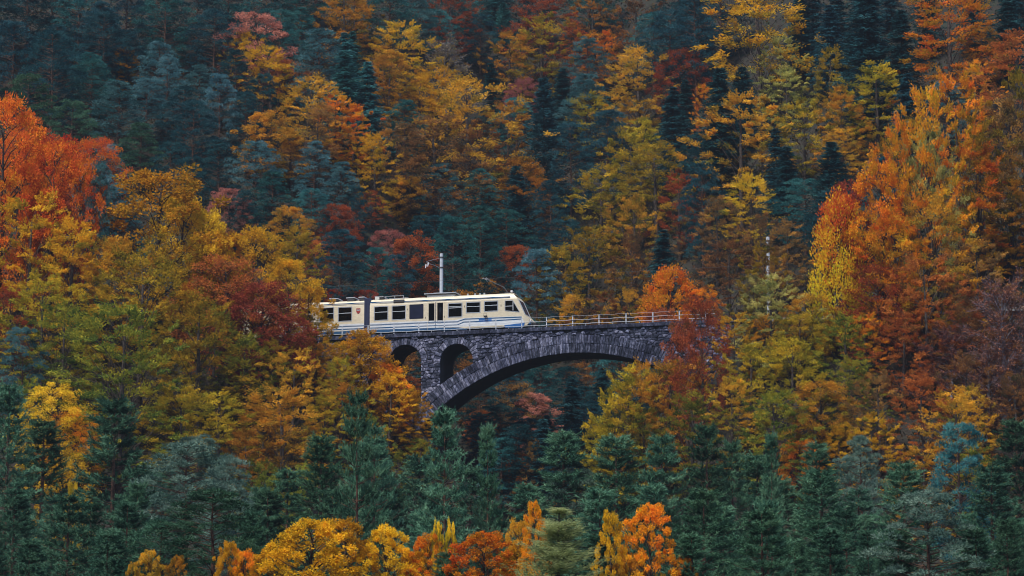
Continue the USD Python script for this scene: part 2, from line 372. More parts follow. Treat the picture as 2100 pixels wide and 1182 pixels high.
side_cab = [(cab_rear, ZBOT), (nose[6][0], ZBOT)] + [(q[0], max(q[1], ZBOT + .001)) for q in reversed(nose[1:6])] + [(nose[0][0], ZTOP + .02), (nose[0][0], ZTOP + .3), (cab_rear, ZTOP + .3)]
def inset_side(s0, s1): return [(s0 + .08, ZBOT + .1), (s1, ZBOT + .1), (s1, ZTOP), (s0 + .08, ZTOP)]
win_cab = [rect(768.4, 629.6, 795, 656.6), rect(804.7, 628, 831, 655), rect(920, 623, 947, 650), rect(956.8, 620.7, 984.2, 641), rect(993.8, 618.7, 1020.3, 638)]
blind = rect(839.6, 624.5, 868.5, 654)
dl, dr = rect(879.6, 623, 890.4, 663.5), rect(897.3, 622, 908, 662.8)
cabw = [tuple(map(float, P(u, v, TT))) for u, v in ((1036, 617.5), (1051.5, 617), (1065.2, 640), (1036, 637.2))]
win_rear = [rect(612 - 41 * k, 633.5 + 2 * k, 640 - 41 * k, 660.5 + 2 * k) for k in (1, 0)] + [rect(656.5, 632, 684, 659), rect(694.5, 631, 721, 658.5)]
# plan view rounding of the nose
plan = CrossSection([[(cab_rear - .5, TT - .1), (nose[1][0] - .5, TT - .1), (nose[2][0], TT + .02), (s_nose - .12, TT + .22), (s_nose + .02, TT + .65), (s_nose + .02, TT + TW - .65), (s_nose - .12, TT + TW - .22), (nose[2][0], TT + TW - .02), (nose[1][0] - .5, TT + TW + .1), (cab_rear - .5, TT + TW + .1)]])
plan = Manifold.extrude(plan, 12).translate((0, 0, Z0 - 2))
def body_of(s0, s1, side, rects, polys=(), nose_plan=None):
    m = shell_solid(s0, s1, side)
    if nose_plan: m = m ^ nose_plan
    inner = shell_solid(s0, s1, inset_side(s0, min(s1, nose[1][0] - .25)), .07)
    m = m - inner
    for h in holes(rects): m = m - h
    for q in polys: m = m - slab(q, TT - 1, TT + TW + 1)
    return m
cab_body = body_of(cab_rear, s_nose, side_cab, win_cab + [dl, dr], [list(reversed(cabw))], plan)
front_car = obj('carriage_body', cab_body, cream, train, smooth=35, label='cream front carriage body with slanted nose')
rear_body = body_of(rear_end, rear_front, [(rear_end, ZBOT), (rear_front, ZBOT), (rear_front, ZTOP + .2), (rear_end, ZTOP + .2)], win_rear)
rear_car = obj('carriage_body', rear_body, cream, train, smooth=35, label='cream rear carriage body half hidden by leaves')
def window(r, bars, parent, split=True):
    a, b, c, d = r
    for near, t in ((1, TT), (0, TT + TW)):
        y0, y1 = (t - .012, t + .03) if near else (t - .03, t + .012)
        fr = prism(sbox(a - .045, c - .045, b + .045, d + .045).buffer(.03, 3).difference(sbox(a + .01, c + .01, b - .01, d - .01).buffer(-.06, 3).buffer(.06, 3)), y0, y1)
        w = obj('window', fr, greym if split else black, parent)
        if near:
            obj('pane', bx(a - .02, b + .02, t + .034, t + .042, c - .02, d + .02), glass, w)
            for z in bars: obj('bar', bx(a + .012, b - .012, t - .004, t + .028, z - .028, z + .028), galv, w)
        else: obj('pane', bx(a - .02, b + .02, t - .042, t - .034, c - .02, d + .02), glass, w)
TP = str(train.GetPath())
for k, r in enumerate(win_cab):
    h = r[3] - r[2]
    window(r, [r[2] + h * (.6 if k != 2 else .68)] + ([r[2] + h * .78] if k == 2 else []), train)
for r in win_rear: window(r, [r[2] + (r[3] - r[2]) * .58], train)
bl = obj('blanked_window', prism(sbox(*[blind[i] for i in (0, 2, 1, 3)]).buffer(-.09).buffer(.09, 4), TT - .018, TT + .001), paint('dark_window_film', (.012, .014, .035), .25), train, label='dark blanked window without a bar')
# double door
d0, d1, dz0, dz1 = P(876, 640, TT)[0], P(911.3, 640, TT)[0], Z0 + .62, P(894, 620, TT)[1]
for (a, b, r) in ((d0, (d0 + d1) / 2 - .035, dl), ((d0 + d1) / 2 + .035, d1, dr)):
    leaf = obj('door', prism(sbox(a, dz0, b, dz1).difference(sbox(r[0], r[2], r[1], r[3]).buffer(.001)), TT - .014, TT + .002), cream, train)
    obj('pane', bx(r[0] - .02, r[1] + .02, TT + .02, TT + .028, r[2] - .02, r[3] + .02), glass, leaf)
    obj('seal', prism(sbox(r[0] - .03, r[2] - .03, r[1] + .03, r[3] + .03).difference(sbox(r[0], r[2], r[1], r[3])), TT - .020, TT - .0135), black, leaf)
obj('door_seam', bx((d0 + d1) / 2 - .032, (d0 + d1) / 2 + .032, TT - .018, TT + .002, dz0, dz1), bell_m, train)
# cab side window
w = obj('window', prism(Polygon(cabw).buffer(.05, 3).difference(Polygon(cabw).buffer(-.01)), TT - .013, TT + .03), greym, train, label='cab side window with slanted front edge')
obj('pane', prism(Polygon(cabw).buffer(.02), TT + .034, TT + .042), glass, w)
sx = P(1052, 630, TT)[0]; zb = P(1044, 628, TT)[1]
obj('bar', bx(sx - .03, sx + .03, TT - .006, TT + .03, cabw[3][1] - .02, cabw[0][1]), galv, w); obj('bar', bx(cabw[0][0], sx, TT - .004, TT + .029, zb - .025, zb + .025), galv, w)
# windscreen on the slanted front, set 2 cm proud of it
e1, e2 = np.array(nose[1]), np.array(nose[2]); dd = (e2 - e1) / np.linalg.norm(e2 - e1); nn = np.array([-dd[1], dd[0]]); nn = nn if nn[0] > 0 else -nn
qf = [tuple(e1 + dd * .02 - nn * .03), tuple(e1 + dd * .02 + nn * .008), tuple(e2 - dd * .03 + nn * .008), tuple(e2 - dd * .03 - nn * .03)]
obj('nose_frame', prism(Polygon(qf), TT + .12, TT + TW - .12), white, train)
q = [tuple(e1 + dd * .12 - nn * .03), tuple(e1 + dd * .12 + nn * .02), tuple(e2 - dd * .12 + nn * .02), tuple(e2 - dd * .12 - nn * .03)]
obj('windscreen', prism(Polygon(q), TT + .5, TT + TW - .5), mat('windscreen_glass', {'p': ('principled_bsdf', {'base_color': (.04, .05, .07), 'roughness': .04, 'specular_ior_level': .9})}, []), train)
qw = [tuple(e1 + dd * .3 + nn * .022), tuple(e1 + dd * .3 + nn * .05), tuple(e2 - dd * .1 + nn * .05), tuple(e2 - dd * .1 + nn * .022)]
obj('wiper', prism(Polygon(qw), TT + .62, TT + .66), black, train)
# paint: white band, two blue stripes with their step, skirt, edge line of the roof
def strip(name, pts, m, d, label=None, poly=False):
    """a painted strip on the near side, from points of the photograph"""
    q = Polygon([P(u, v, TT) for u, v in pts]).buffer(0)
    return obj(name, prism(q, TT - d, TT + .0005), m, train, label=label)
def band(us, w): return [(u, v - w / 2) for u, v in us] + [(u, v + w / 2) for u, v in reversed(us)]
cut = Polygon([(d0 - .01, 0), (d1 + .01, 0), (d1 + .01, 99), (d0 - .01, 99)])
def stripes(name, pts, m, d):
    q = Polygon([P(u, v, TT) for u, v in pts]).buffer(0)
    for g in (q.difference(cut).geoms if q.intersects(cut) and hasattr(q.difference(cut), 'geoms') else [q.difference(cut)]): obj(name, prism(g, TT - d, TT + .0005), m, train)
    inside = q.intersection(cut.buffer(-.04))
    if not inside.is_empty: obj(name, prism(inside, TT - d - .014, TT - .0145), m, train)
stripes('white_band', [(759, 662.5), (876, 658.5), (935, 656.6), (952, 652.5), (1070, 648.8), (1076, 665), (1035, 667.2), (950, 670.3), (759, 677)], white, .004)
A = [(759, 667.3), (880, 661.9), (938, 660.2), (953, 654.9), (1070, 650.6)]
B = [(759, 673.4), (880, 668.9), (938, 666.8), (951, 661.0), (1010, 658.4), (1070, 654.6)]
stripes('stripe', band(A, 2.5), blue_d, .008); stripes('stripe', band(B, 2.3), blue_d, .008)
stripes('skirt', [(759, 676.6), (940, 671.4), (958, 674.7), (958, 676.2), (759, 682.6)], blue_d, .009)
strip('skirt', [(1034, 667.4), (1076.5, 662.0), (1072.5, 671.3), (1036, 672.6)], blue_b, .009, label='bright blue skirt under the cab')
strip('roof_line', band([(759, 621.0), (830, 618.5), (1046, 609.0)], 2.2), blue_d, .012)
strip('name_panel', [(982, 653.6), (1008.3, 652.5), (1008.3, 659.4), (982, 660.4)], blue_b, .013, label='plain bright blue panel on the lower side')
for pts, m, d, nm in (([(560, 671.5), (746.8, 663.5), (746.8, 675.5), (560, 683)], white, .004, 'white_band'), (band([(560, 676.0), (746.8, 668.3)], 2.4), blue_d, .008, 'stripe'), (band([(560, 682), (746.8, 674)], 2.2), blue_d, .008, 'stripe'),
                      (band([(560, 630.5), (746.8, 621.6)], 2.2), blue_d, .012, 'roof_line'), ([(560, 685.8), (746.8, 677.5), (746.8, 683), (560, 690)], blue_d, .009, 'skirt')):
    strip(nm, pts, m, d)
# shield, destination display, mirror, grab marks
a, b, c, d = rect(730.7, 632.6, 739, 644.2); mid = (a + b) / 2
sh = obj('coat_of_arms', prism(Polygon([(a, d), (b, d), (b, c + .22), (mid + .12, c + .07), (mid, c), (mid - .12, c + .07), (a, c + .22)]), TT - .014, TT + .0005), red_m, train, label='red-brown shield emblem on the rear carriage')
obj('shield_field', prism(Polygon([(a + .07, d - .28), (b - .07, d - .28), (b - .07, d - .09), (mid, d - .17), (a + .07, d - .09)]), TT - .02, TT - .0142), greym, sh)
a, b, c, d = rect(807, 614.8, 829, 620.6)
dp = obj('destination_display', rbx(a, b, TT - .03, TT + .12, c, d, .02), black, train)
obj('display_glass', bx(a + .06, b - .06, TT - .036, TT - .0302, c + .06, d - .06), steel_d, dp)
a, b, c, d = rect(991.5, 644, 999.8, 651)
mi = obj('mirror', rbx(a + .1, b, TT - .26, TT - .08, c, c + .16, .03), black, train); obj('mirror_arm', tube([(a + .05, TT, c + .05), (a + .03, TT - .17, c + .2), (a + .05, TT - .17, d), (b - .05, TT - .17, d), (b - .05, TT - .17, c + .15)], .016, 6), black, mi)
for (u, v) in ((835.5, 635), (953, 629), (1027.5, 627), (873, 652), (911, 650)):
    s, z = P(u, v, TT); obj('door_button', rbx(s - .03, s + .03, TT - .02, TT + .01, z - .1, z + .1, .01), steel_d, train)
# bellows between the cars: folded rubber
fold = []
nb = 7
for k in range(nb):
    s0 = rear_front + (cab_rear - rear_front) * k / nb; s1 = rear_front + (cab_rear - rear_front) * (k + 1) / nb
    fold.append(arr(rbx(s0 + .004, s1 - .004, TT - .02, TT + TW + .02, ZBOT - .05, ZTOP + .06, .03, 6)))
obj('bellows', cat_mesh(fold), bell_m, train)
obj('bellows_frame', bx(rear_front - .03, rear_front + .03, TT - .026, TT + TW + .026, ZBOT - .09, ZTOP + .09), bell_m, train)
# floor, seats, cross walls inside
for (a, b) in ((cab_rear + .1, nose[1][0] - .4), (rear_end + .1, rear_front - .1)):
    obj('floor', bx(a, b, TT + .1, TT + TW - .1, ZBOT + .5, ZBOT + .55), inside_m, train)
    obj('inner_wall', bx(a + .02, a + .07, TT + .12, TT + TW - .12, ZBOT + .56, ZTOP - .5), inside_m, train)
s = cab_rear + 1.0
seats = list(np.arange(cab_rear + .9, d0 - .5, .92)) + list(np.arange(d1 + .6, nose[1][0] - 2.2, .92)) + list(np.arange(rear_front - 7.5, rear_front - .6, .92))
for s in seats:
    for t in (TT + .18, TT + 1.6):
        g = cat_mesh([arr(rbx(s, s + .46, t, t + .82, ZBOT + .9, ZBOT + 1.06, .05, 6)), arr(rbx(s - .09, s + .05, t, t + .82, ZBOT + .95, ZBOT + 1.75, .05, 6)), bx(s + .1, s + .3, t + .2, t + .6, ZBOT + .55, ZBOT + .92)])
        obj('seat', g, seat_m, train)
obj('inner_wall', bx(nose[1][0] - 2.0, nose[1][0] - 1.95, TT + .12, TT + TW - .12, ZBOT + .56, ZTOP - .5), inside_m, train)
# roof equipment
def roof_box(u0, u1, h0, h1, m, nm='roof_unit', t0=.45, t1=2.15):
    a, b = P(u0, 605, TT)[0], P(u1, 605, TT)[0]
    return obj(nm, rbx(a, b, TT + t0, TT + t1, ZTOP + h0, ZTOP + h1, .025, 6), m, train)
base = roof_box(873, 929, -.12, .17, roofp); roof_box(867.5, 933, .21, .33, greym, 'roof_lid', .3, 2.3); roof_box(870, 931, .168, .215, black, 'roof_gap', .35, 2.2)
roof_box(766, 775, -.1, .2, roofp); roof_box(765.5, 783.5, .2, .26, galv, 'roof_lid'); roof_box(776, 784, -.05, .19, black, 'roof_grille')
roof_box(786, 826, .2, .25, greym, 'roof_rack', .4, .5); roof_box(786, 826, .2, .25, greym, 'roof_rack', 1.9, 2.0)
for u in (788, 806, 824): roof_box(u, u + 1.5, -.1, .2, greym, 'roof_bracket', .4, .5)
for (a, b) in ((673, 691), (708, 726), (733, 746)): roof_box(a, b, .2, .29, galv, 'roof_lid', .3, 1.9); roof_box(a + 1.5, b - 1.5, -.12, .19, steel_d, 'roof_grille', .35, 1.8)
for u in (953, 968, 978, 987): roof_box(u, u + 3.2, -.1, .16, greym, 'insulator', .8, .95)
# pantograph: base, lower arm, upper arm, collector head
a, b = P(1044, 602, TT)[0], P(997.5, 573, TT + 1.3)
obj('pantograph_base', bx(a - .7, a + .25, TT + .75, TT + 1.85, ZTOP + .03, ZTOP + .1), steel_d, train)
kx, kz = P(1034, 590, TT + 1.3)
pan = obj('pantograph_arm', cat_mesh([tube([(a - .5, TT + 1.3, ZTOP + .1), (kx, TT + 1.3, kz)], .05), tube([(kx, TT + 1.3, kz), (b[0], TT + 1.3, b[1])], .035)]), steel_d, train)
obj('collector_head', cat_mesh([tube([(b[0] + o, TT + .45, b[1] - .12), (b[0] + o, TT + .7, b[1] + .03), (b[0] + o, TT + 1.9, b[1] + .03), (b[0] + o, TT + 2.15, b[1] - .12)], .03) for o in (-.16, .16)] + [tube([(b[0] - .16, TT + 1.3, b[1] + .0), (b[0] + .16, TT + 1.3, b[1] + .0)], .03)]), greym, pan)
s, z = P(1048.4, 603.5, TT + .3)
obj('top_lamp', rbx(s - .1, s + .14, TT + .3, TT + .62, ZTOP + .0, ZTOP + .2, .05, 8), lamp_m, train)
# nose: headlamps, bumper, coupler
zz = P(1080, 657, TT)[1]
for t in (TT + .30, TT + TW - .55): obj('headlight', rbx(s_nose - .25, s_nose + .02, t, t + .25, zz - .09, zz + .09, .04, 8), lamp_m, train)
obj('nose_band', rbx(s_nose - .5, s_nose + .03, TT + .2, TT + TW - .2, zz - .42, zz - .2, .04, 8), blue_d, train)
obj('coupler', cat_mesh([arr(rbx(s_nose - .3, s_nose + .45, TT + 1.0, TT + 1.6, ZBOT - .02, ZBOT + .42, .06, 8)), arr(rbx(s_nose - .2, s_nose + .15, TT + .35, TT + 2.2, ZBOT - .2, ZBOT + .25, .05, 8)), tube([(s_nose + .1, TT + .6, ZBOT + .2), (s_nose + .35, TT + .7, ZBOT), (s_nose + .4, TT + 1.0, ZBOT + .1)], .04)]), black, train)
# underframe and wheels
for (a, b) in ((cab_rear + .4, s_nose - 1.2), (rear_end + .4, rear_front - .3)):
    obj('underframe', rbx(a, b, TT + .35, TT + TW - .35, ZR + .22, ZBOT + .05, .05, 6), black, train)
for sc in (cab_rear - .15, P(1000, 640, TT)[0], rear_end + 2):
    bg = obj('bogie', cat_mesh([arr(rbx(sc - 1.5, sc + 1.5, TT + .38, TT + .5, ZR + .25, ZR + .52, .04, 6)), arr(rbx(sc - 1.5, sc + 1.5, TT + TW - .5, TT + TW - .38, ZR + .25, ZR + .52, .04, 6)), bx(sc - .2, sc + .2, TT + .5, TT + TW - .5, ZR + .3, ZR + .5)]), black, train)
    for o in (-1.0, 1.0):
        for t in (BW / 2 - .56, BW / 2 + .46):
            m = trimesh.creation.cylinder(radius=.36, height=.1, sections=20); m.apply_transform(trimesh.transformations.rotation_matrix(math.pi / 2, [1, 0, 0])); m.apply_translation((sc + o, t + .05, ZR + .36))
            obj('wheel', m, steel_d, bg)

# ---------------------------------------------------------------- catenary masts and wire
def mast(u, vtop, label, t, arms):
    s = P(u, 640, t)[0]; zt = P(u, vtop, t)[1]
    loc = ORG + AX * s + BX * t
    g = thing('catenary_mast', label, 'mast', (loc[0], loc[1], Z0 - .4), -TH, None)
    H = zt - Z0 + .4
    obj('pole', tube([(0, 0, 0), (0, 0, H - .25), (0, 0, H - .02), (0, 0, H)], [.21, .175, .17, .1], 14), galv, g)
    for z in ((H - .45, H - 1.55, 2.9) if arms else (H - .45, H - 1.5)): obj('collar', tube([(0, 0, z - .07), (0, 0, z + .07)], .215, 14), steel_d, g)
    if arms:
        obj('bracket_arm', tube([(-.1, 0, H - 1.6), (-.75, -.55, H - 1.3), (-1.35, -1.1, H - 1.15)], .02), greym, g)
        obj('stay_rod', tube([(-.1, 0, H - .5), (-1.35, -1.1, H - 1.0)], .018), greym, g)
        for o in (0, .22): obj('insulator', tube([(-1.15 - o, -.95 - o * .6, H - 1.25 - o), (-1.15 - o, -.95 - o * .6, H - 1.1 - o), (-1.22 - o, -.98 - o * .6, H - 1.5 - o)], [.05, .09, .05], 8), lamp_m, g)
        obj('steady_arm', tube([(-1.3, -1.05, H - 1.5), (-.9, -1.9, H - 1.75)], .018), greym, g)
        obj('feeder_arm', tube([(0, 0, 2.9), (-.55, -.1, 2.95), (-.95, -.2, 3.35)], .022), galv, g)
    return g
mast(905, 520, 'pale grey round catenary pole standing behind the train roof', 4.35, True)
mast(1577, 486, 'pale grey catenary pole rising out of the trees at right', 4.35, False)
wz = P(997.5, 573, TT + 1.3)[1] + .06
wl = thing('overhead_wire', 'thin dark overhead contact wire above the track', 'wire', ORG, -TH)
obj('contact_wire', tube([(-30, TT + 1.3, wz), (30, TT + 1.3, wz)], .008, 5), steel_d, wl)

# ---------------------------------------------------------------- tree forms: each a class prim with a trunk (with limbs) and a crown of separate leaves
def unit(v): return v / (np.linalg.norm(v, axis=-1, keepdims=True) + 1e-9)
def leaves(Pn, D, Nn, L, W):
    """one small rhombic leaf spray per row"""
    D = unit(D); S = unit(np.cross(D, Nn)); n = len(Pn)
    L = np.broadcast_to(np.asarray(L, float), n)[:, None]; W = np.broadcast_to(np.asarray(W, float), n)[:, None]
    v = np.stack([Pn, Pn + D * L * .45 + S * W * .5, Pn + D * L, Pn + D * L * .45 - S * W * .5], 1).reshape(-1, 3)
    k = np.arange(n)[:, None] * 4
    return v, np.vstack([k + [0, 1, 2], k + [0, 2, 3]])
def blades(Pn, D, L, W, r):
    """needles: one thin triangle per row"""
    D = unit(D); S = unit(np.cross(D, unit(r.normal(size=D.shape)))); n = len(Pn)
    L = np.broadcast_to(np.asarray(L, float), n)[:, None]; W = np.broadcast_to(np.asarray(W, float), n)[:, None]
    v = np.stack([Pn - S * W * .5, Pn + S * W * .5, Pn + D * L], 1).reshape(-1, 3)
    return v, np.arange(3 * n).reshape(-1, 3)

bark_m = mat('bark', {'g': ('geometry', {}), 'n': ('noise_texture', {'scale': 5, 'detail': 4}), 'r': ('rgb_ramp', {'ramp': [(.35, (.028, .022, .02)), (.65, (.085, .07, .062))]}), 'p': ('principled_bsdf', {'roughness': .95, 'specular_ior_level': .1})},
    [('g.position', 'n.vector'), ('n.fac', 'r.fac'), ('r.color', 'p.base_color')])
bark_pale = mat('pale_bark', {'g': ('geometry', {}), 'n': ('noise_texture', {'scale': 4, 'detail': 4}), 'r': ('rgb_ramp', {'ramp': [(.35, (.12, .11, .12)), (.65, (.30, .28, .30))]}), 'p': ('principled_bsdf', {'roughness': .95, 'specular_ior_level': .1})},
    [('g.position', 'n.vector'), ('n.fac', 'r.fac'), ('r.color', 'p.base_color')])
bark_pine = mat('pine_bark', {'g': ('geometry', {}), 'n': ('noise_texture', {'scale': 4, 'detail': 4}), 'r': ('rgb_ramp', {'ramp': [(.35, (.05, .032, .028)), (.65, (.15, .085, .06))]}), 'p': ('principled_bsdf', {'roughness': .95, 'specular_ior_level': .1})},
    [('g.position', 'n.vector'), ('n.fac', 'r.fac'), ('r.color', 'p.base_color')])

class Form:
    """collects the wood and the foliage of one tree form"""
    def __init__(self, seed, H, bark): self.r = np.random.default_rng(seed); self.H = H; self.wood = []; self.leaf = []; self.tint = []; self.bark = bark
    def trunk(self, top, r0, lean=.03, n=8, sides=7):
        z = np.linspace(-1.2, top, n); w = np.cumsum(self.r.normal(0, lean, (n, 2)), 0) * np.linspace(0, 1, n)[:, None] * self.H * .12
        self.line = np.c_[w, z]; t = np.clip(z / self.H, 0, 1)
        self.wood.append(tube(self.line, r0 * (1 - t) ** .9 + .02, sides))
    def on(self, z): return np.array([np.interp(z, self.line[:, 2], self.line[:, 0]), np.interp(z, self.line[:, 2], self.line[:, 1]), z])
    def limb(self, p, q, r0, sag=0.0, n=5, sides=4):
        t = np.linspace(0, 1, n)[:, None]; l = p + (q - p) * t; l[:, 2] += sag * np.sin(np.pi * t[:, 0]); l[1:-1] += self.r.normal(0, .05, (n - 2, 3)) * np.linalg.norm(q - p) * .5
        self.wood.append(tube(l, np.linspace(r0, .012, n), sides, cap=False)); return l
    def add(self, vf, tint, per):
        self.leaf.append(vf); self.tint.append(np.repeat(tint, per))
    def done(self):
        v, f = cat_mesh(self.leaf); self.V, self.F, self.T = v, f, np.concatenate(self.tint)
        rad = np.sqrt(np.percentile(v[:, 0] ** 2 + v[:, 1] ** 2, 96)); self.width = 2 * rad; self.top = np.percentile(v[:, 2], 99.8); self.bot = np.percentile(v[:, 2], 2)
        self.WV, self.WF = cat_mesh(self.wood); return self

GA = 2.39996
def beech(seed, H=16.0, Rm=4.8, n_p=92, fan=9, n_f=16, base=.12, pk=.52, up=1.0, ps=1.35, ll=.24, lw=.10, lean=.03, rnd=2.0, bark=None):
    """spreading crown of feathery fans of leaves at the ends of rising limbs"""
    F = Form(seed, H, bark or bark_m); r = F.r
    F.trunk(H * .86, .018 * H, lean)
    lob = [(r.uniform(0, 6.28), r.uniform(.15, .32), k) for k in (2, 3, 5)]
    for i in range(n_p):
        h = base + (1 - base) * (i + r.uniform(0, 1)) / n_p; x = (h - pk) / (1.02 - pk) if h > pk else (pk - h) / (pk - base + .22)
        az = i * GA + r.normal(0, .35)
        env = Rm * max(.04, 1 - x ** rnd) ** .58 * (1 + sum(m * math.sin(k * az + p + 3 * h) for p, m, k in lob) * .7)
        rad = env * r.uniform(.12, 1.0) ** .45 * r.uniform(.85, 1.12)
        el = (-.10 + 1.05 * max(0, h - .25)) * up + r.normal(0, .18) + (.5 * (1 - rad / max(env, .1)))
        out = np.array([math.cos(az), math.sin(az), 0]); D = out * math.cos(el) + np.array([0, 0, math.sin(el)]); S = np.array([-out[1], out[0], 0.]); S = unit(S + np.array([0, 0, r.normal(0, .18)]))
        c = F.on(min(h * H, H * .93)) + out * rad; c[2] = h * H + r.normal(0, .18)
        size = ps * r.uniform(.65, 1.35) * (H / 16); p0 = c - D * size * .45
        if i % 2 == 0: F.limb(F.on(float(np.clip(h * H - rad * (.75 + .4 * up) - .5, .1 * H, .8 * H))), p0, .0046 * H * (1 - .5 * h), .25, 5, 3)
        tb = r.normal(0, .15)
        for k in range(fan):
            a = (k + r.uniform(0, 1)) / fan * 2.3 - 1.15; dv = unit(D * math.cos(a) + S * math.sin(a) + r.normal(0, .10, 3)); ln = size * (1 - .3 * abs(a)) * r.uniform(.6, 1.25)
            m = n_f; t = r.uniform(.05, 1, m) ** .75; Nn = unit(np.cross(D, S)); Nn = Nn if Nn[2] > 0 else -Nn
            q = p0 + dv * (t * ln)[:, None] + np.array([0, 0, -.16]) * (t ** 2 * ln * (1 - h))[:, None] + r.normal(0, .07, (m, 3)) * size
            dr = dv + r.normal(0, .42, (m, 3)); nr = unit(Nn + r.normal(0, .38, (m, 3)))
            F.add(leaves(q, dr, nr, ll * r.uniform(.7, 1.35, m), lw * r.uniform(.7, 1.35, m)), np.clip(.48 + tb + r.normal(0, .12, m) + .16 * (h - .5), 0, 1), 4)
    return F.done()

def round_tree(seed, H=13.0, Rm=4.2, n_c=135, n_f=135, base=.16, ll=.185, lw=.115, clump=.62, lean=.04, peak=.5, flat=.75, upright=0.0, bark=None, tipped=.22):
    """rounded crown of leaf clumps at the ends of branching limbs"""
    F = Form(seed, H, bark or bark_m); r = F.r
    F.trunk(H * .9, .017 * H, lean)
    for i in range(n_c):
        h = base + (1 - base) * (i + r.uniform(0, 1)) / n_c; x = (h - peak) / (1 - peak + .03) if h > peak else (peak - h) / (peak - base + .12)
        env = Rm * max(.03, 1 - x * x) ** .6
        rad = env * (r.uniform(.25, 1.0) ** .5) * r.uniform(.82, 1.14); az = i * GA + r.normal(0, .3)
        c = F.on(min(h * H, H * .95)) + np.array([math.cos(az) * rad, math.sin(az) * rad, r.normal(0, .25)])
        if i % 2 == 0: F.limb(F.on(max(.08 * H, h * H - rad * (.5 + upright) - .4)), c, .0042 * H, .2, 4, 3)
        cs = clump * r.uniform(.65, 1.4) * (H / 13); m = int(n_f * r.uniform(.7, 1.2)); out = unit(c - F.on(h * H * .8))
        o = r.normal(0, 1, (m, 3)); o = unit(o) * (r.uniform(.15, 1, m) ** .6)[:, None] * cs; o[:, 2] *= flat; 
        if upright: o[:, 2] *= 1 + upright * 2.4
        nrm = unit(np.array([0, 0, .8]) + out * .4 + r.normal(0, .6, (m, 3)))
        dr = o + out * cs * .5 + np.array([0, 0, upright * 2]) + r.normal(0, .3, (m, 3))
        F.add(leaves(c + o, dr, nrm, ll * r.uniform(.7, 1.3, m), lw * r.uniform(.7, 1.3, m)), np.clip(.5 + r.normal(0, .13) + r.normal(0, .13, m) + tipped * (h - .55), 0, 1), 4)
    return F.done()

def pine(seed, H=17.0, Rm=4.2, n_c=104, n_t=66, base=.16, L=.32, W=.055, flat=.5, lean=.03, pk=.5):
    """pine with rounded pads of needles on nearly level limbs"""
    F = Form(seed, H, bark_pine); r = F.r
    F.trunk(H * .97, .014 * H, lean)
    for i in range(n_c):
        h = base + (1 - base) * ((i + r.uniform(0, 1)) / n_c); x = (h - pk) / (1.05 - pk) if h > pk else (pk - h) / (pk - base + .3)
        env = Rm * max(.05, 1 - x ** 1.6) ** .8
        rad = env * r.uniform(.3, 1.05) ** .6; az = i * GA + r.normal(0, .4)
        c = F.on(min(h * H, H * .965)) + np.array([math.cos(az) * rad, math.sin(az) * rad, r.normal(0, .15) + .12 * rad * (h - .3)])
        F.limb(F.on(max(.1 * H, h * H - .25 * rad)), c, .0032 * H, .05, 4, 3)
        cs = (.58 + .45 * rad / Rm) * r.uniform(.65, 1.4) * (H / 17); m = n_t
        o = unit(r.normal(0, 1, (m, 3))) * (r.uniform(.2, 1, m) ** .45)[:, None] * cs; o[:, 2] = np.abs(o[:, 2]) * flat * 1.3 - .06
        tt = np.clip(.5 + r.normal(0, .14) + r.normal(0, .08, m) + .12 * (h - .5), 0, 1)
        for k in range(4):
            dr = o * .8 + np.array([0, 0, .35]) * cs + r.normal(0, .42 * cs, (m, 3))
            F.add(blades(c + o, dr, L * r.uniform(.7, 1.25, m), W * r.uniform(.8, 1.3, m), r), tt, 3)
    return F.done()

def spruce(seed, H=19.0, Rm=3.9, n_w=30, n_b=9, n_p=16, droop=.30, L=.42, W=.085, base=.08, dens=4, tip=.0, sparse=1.0, bark=None):
    """conical conifer: whorls of drooping branches hung with needles"""
    F = Form(seed, H, bark or bark_m); r = F.r
    F.trunk(H * .985, .013 * H, .012)
    for i in range(n_w):
        h = base + (1 - base) * ((i + r.uniform(0, .8)) / n_w); rw = Rm * (1 - h) ** .82 * (1 if h > .2 else .8) + .12
        for j in range(n_b):
            if r.uniform() > sparse: continue
            az = j * 2 * np.pi / n_b + i * GA + r.normal(0, .2); rad = rw * r.uniform(.45, 1.2)
            a = np.linspace(.12, 1, n_p) if rad > .6 else np.linspace(.2, 1, 7)
            o = np.array([math.cos(az), math.sin(az), 0]); p0 = F.on(min(.98 * H, max(.3, h * H + r.normal(0, .016 * H))))
            line = p0 + o * (a * rad)[:, None]; line[:, 2] += -droop * rad * a ** 1.3 + tip * rad * a ** 3 + .12 * rad * a
            if j % 3 == 0 and rad > .8: F.wood.append(tube(np.vstack([p0, line[::4]]), np.linspace(.03, .01, len(line[::4]) + 1), 3, cap=False))
            lat = np.array([-o[1], o[0], 0]); m = len(a); tb = .5 + r.normal(0, .12)
            for k in range(dens):
                sg = 1 if k % 2 else -1; sp_ = r.uniform(.1, .75, m) * (1.1 - .55 * a) * min(1, rad / 1.4)
                c = line + lat * (sg * sp_ * .55)[:, None] + r.normal(0, .07, (m, 3))
                dr = lat * sg * .75 + o * r.uniform(.3, .9, m)[:, None] + np.array([0, 0, -droop * .9 + tip]) + r.normal(0, .22, (m, 3))
                F.add(blades(c, dr, L * r.uniform(.7, 1.3, m), W * r.uniform(.8, 1.3, m), r), np.clip(tb + r.normal(0, .08, m), 0, 1), 3)
    return F.done()

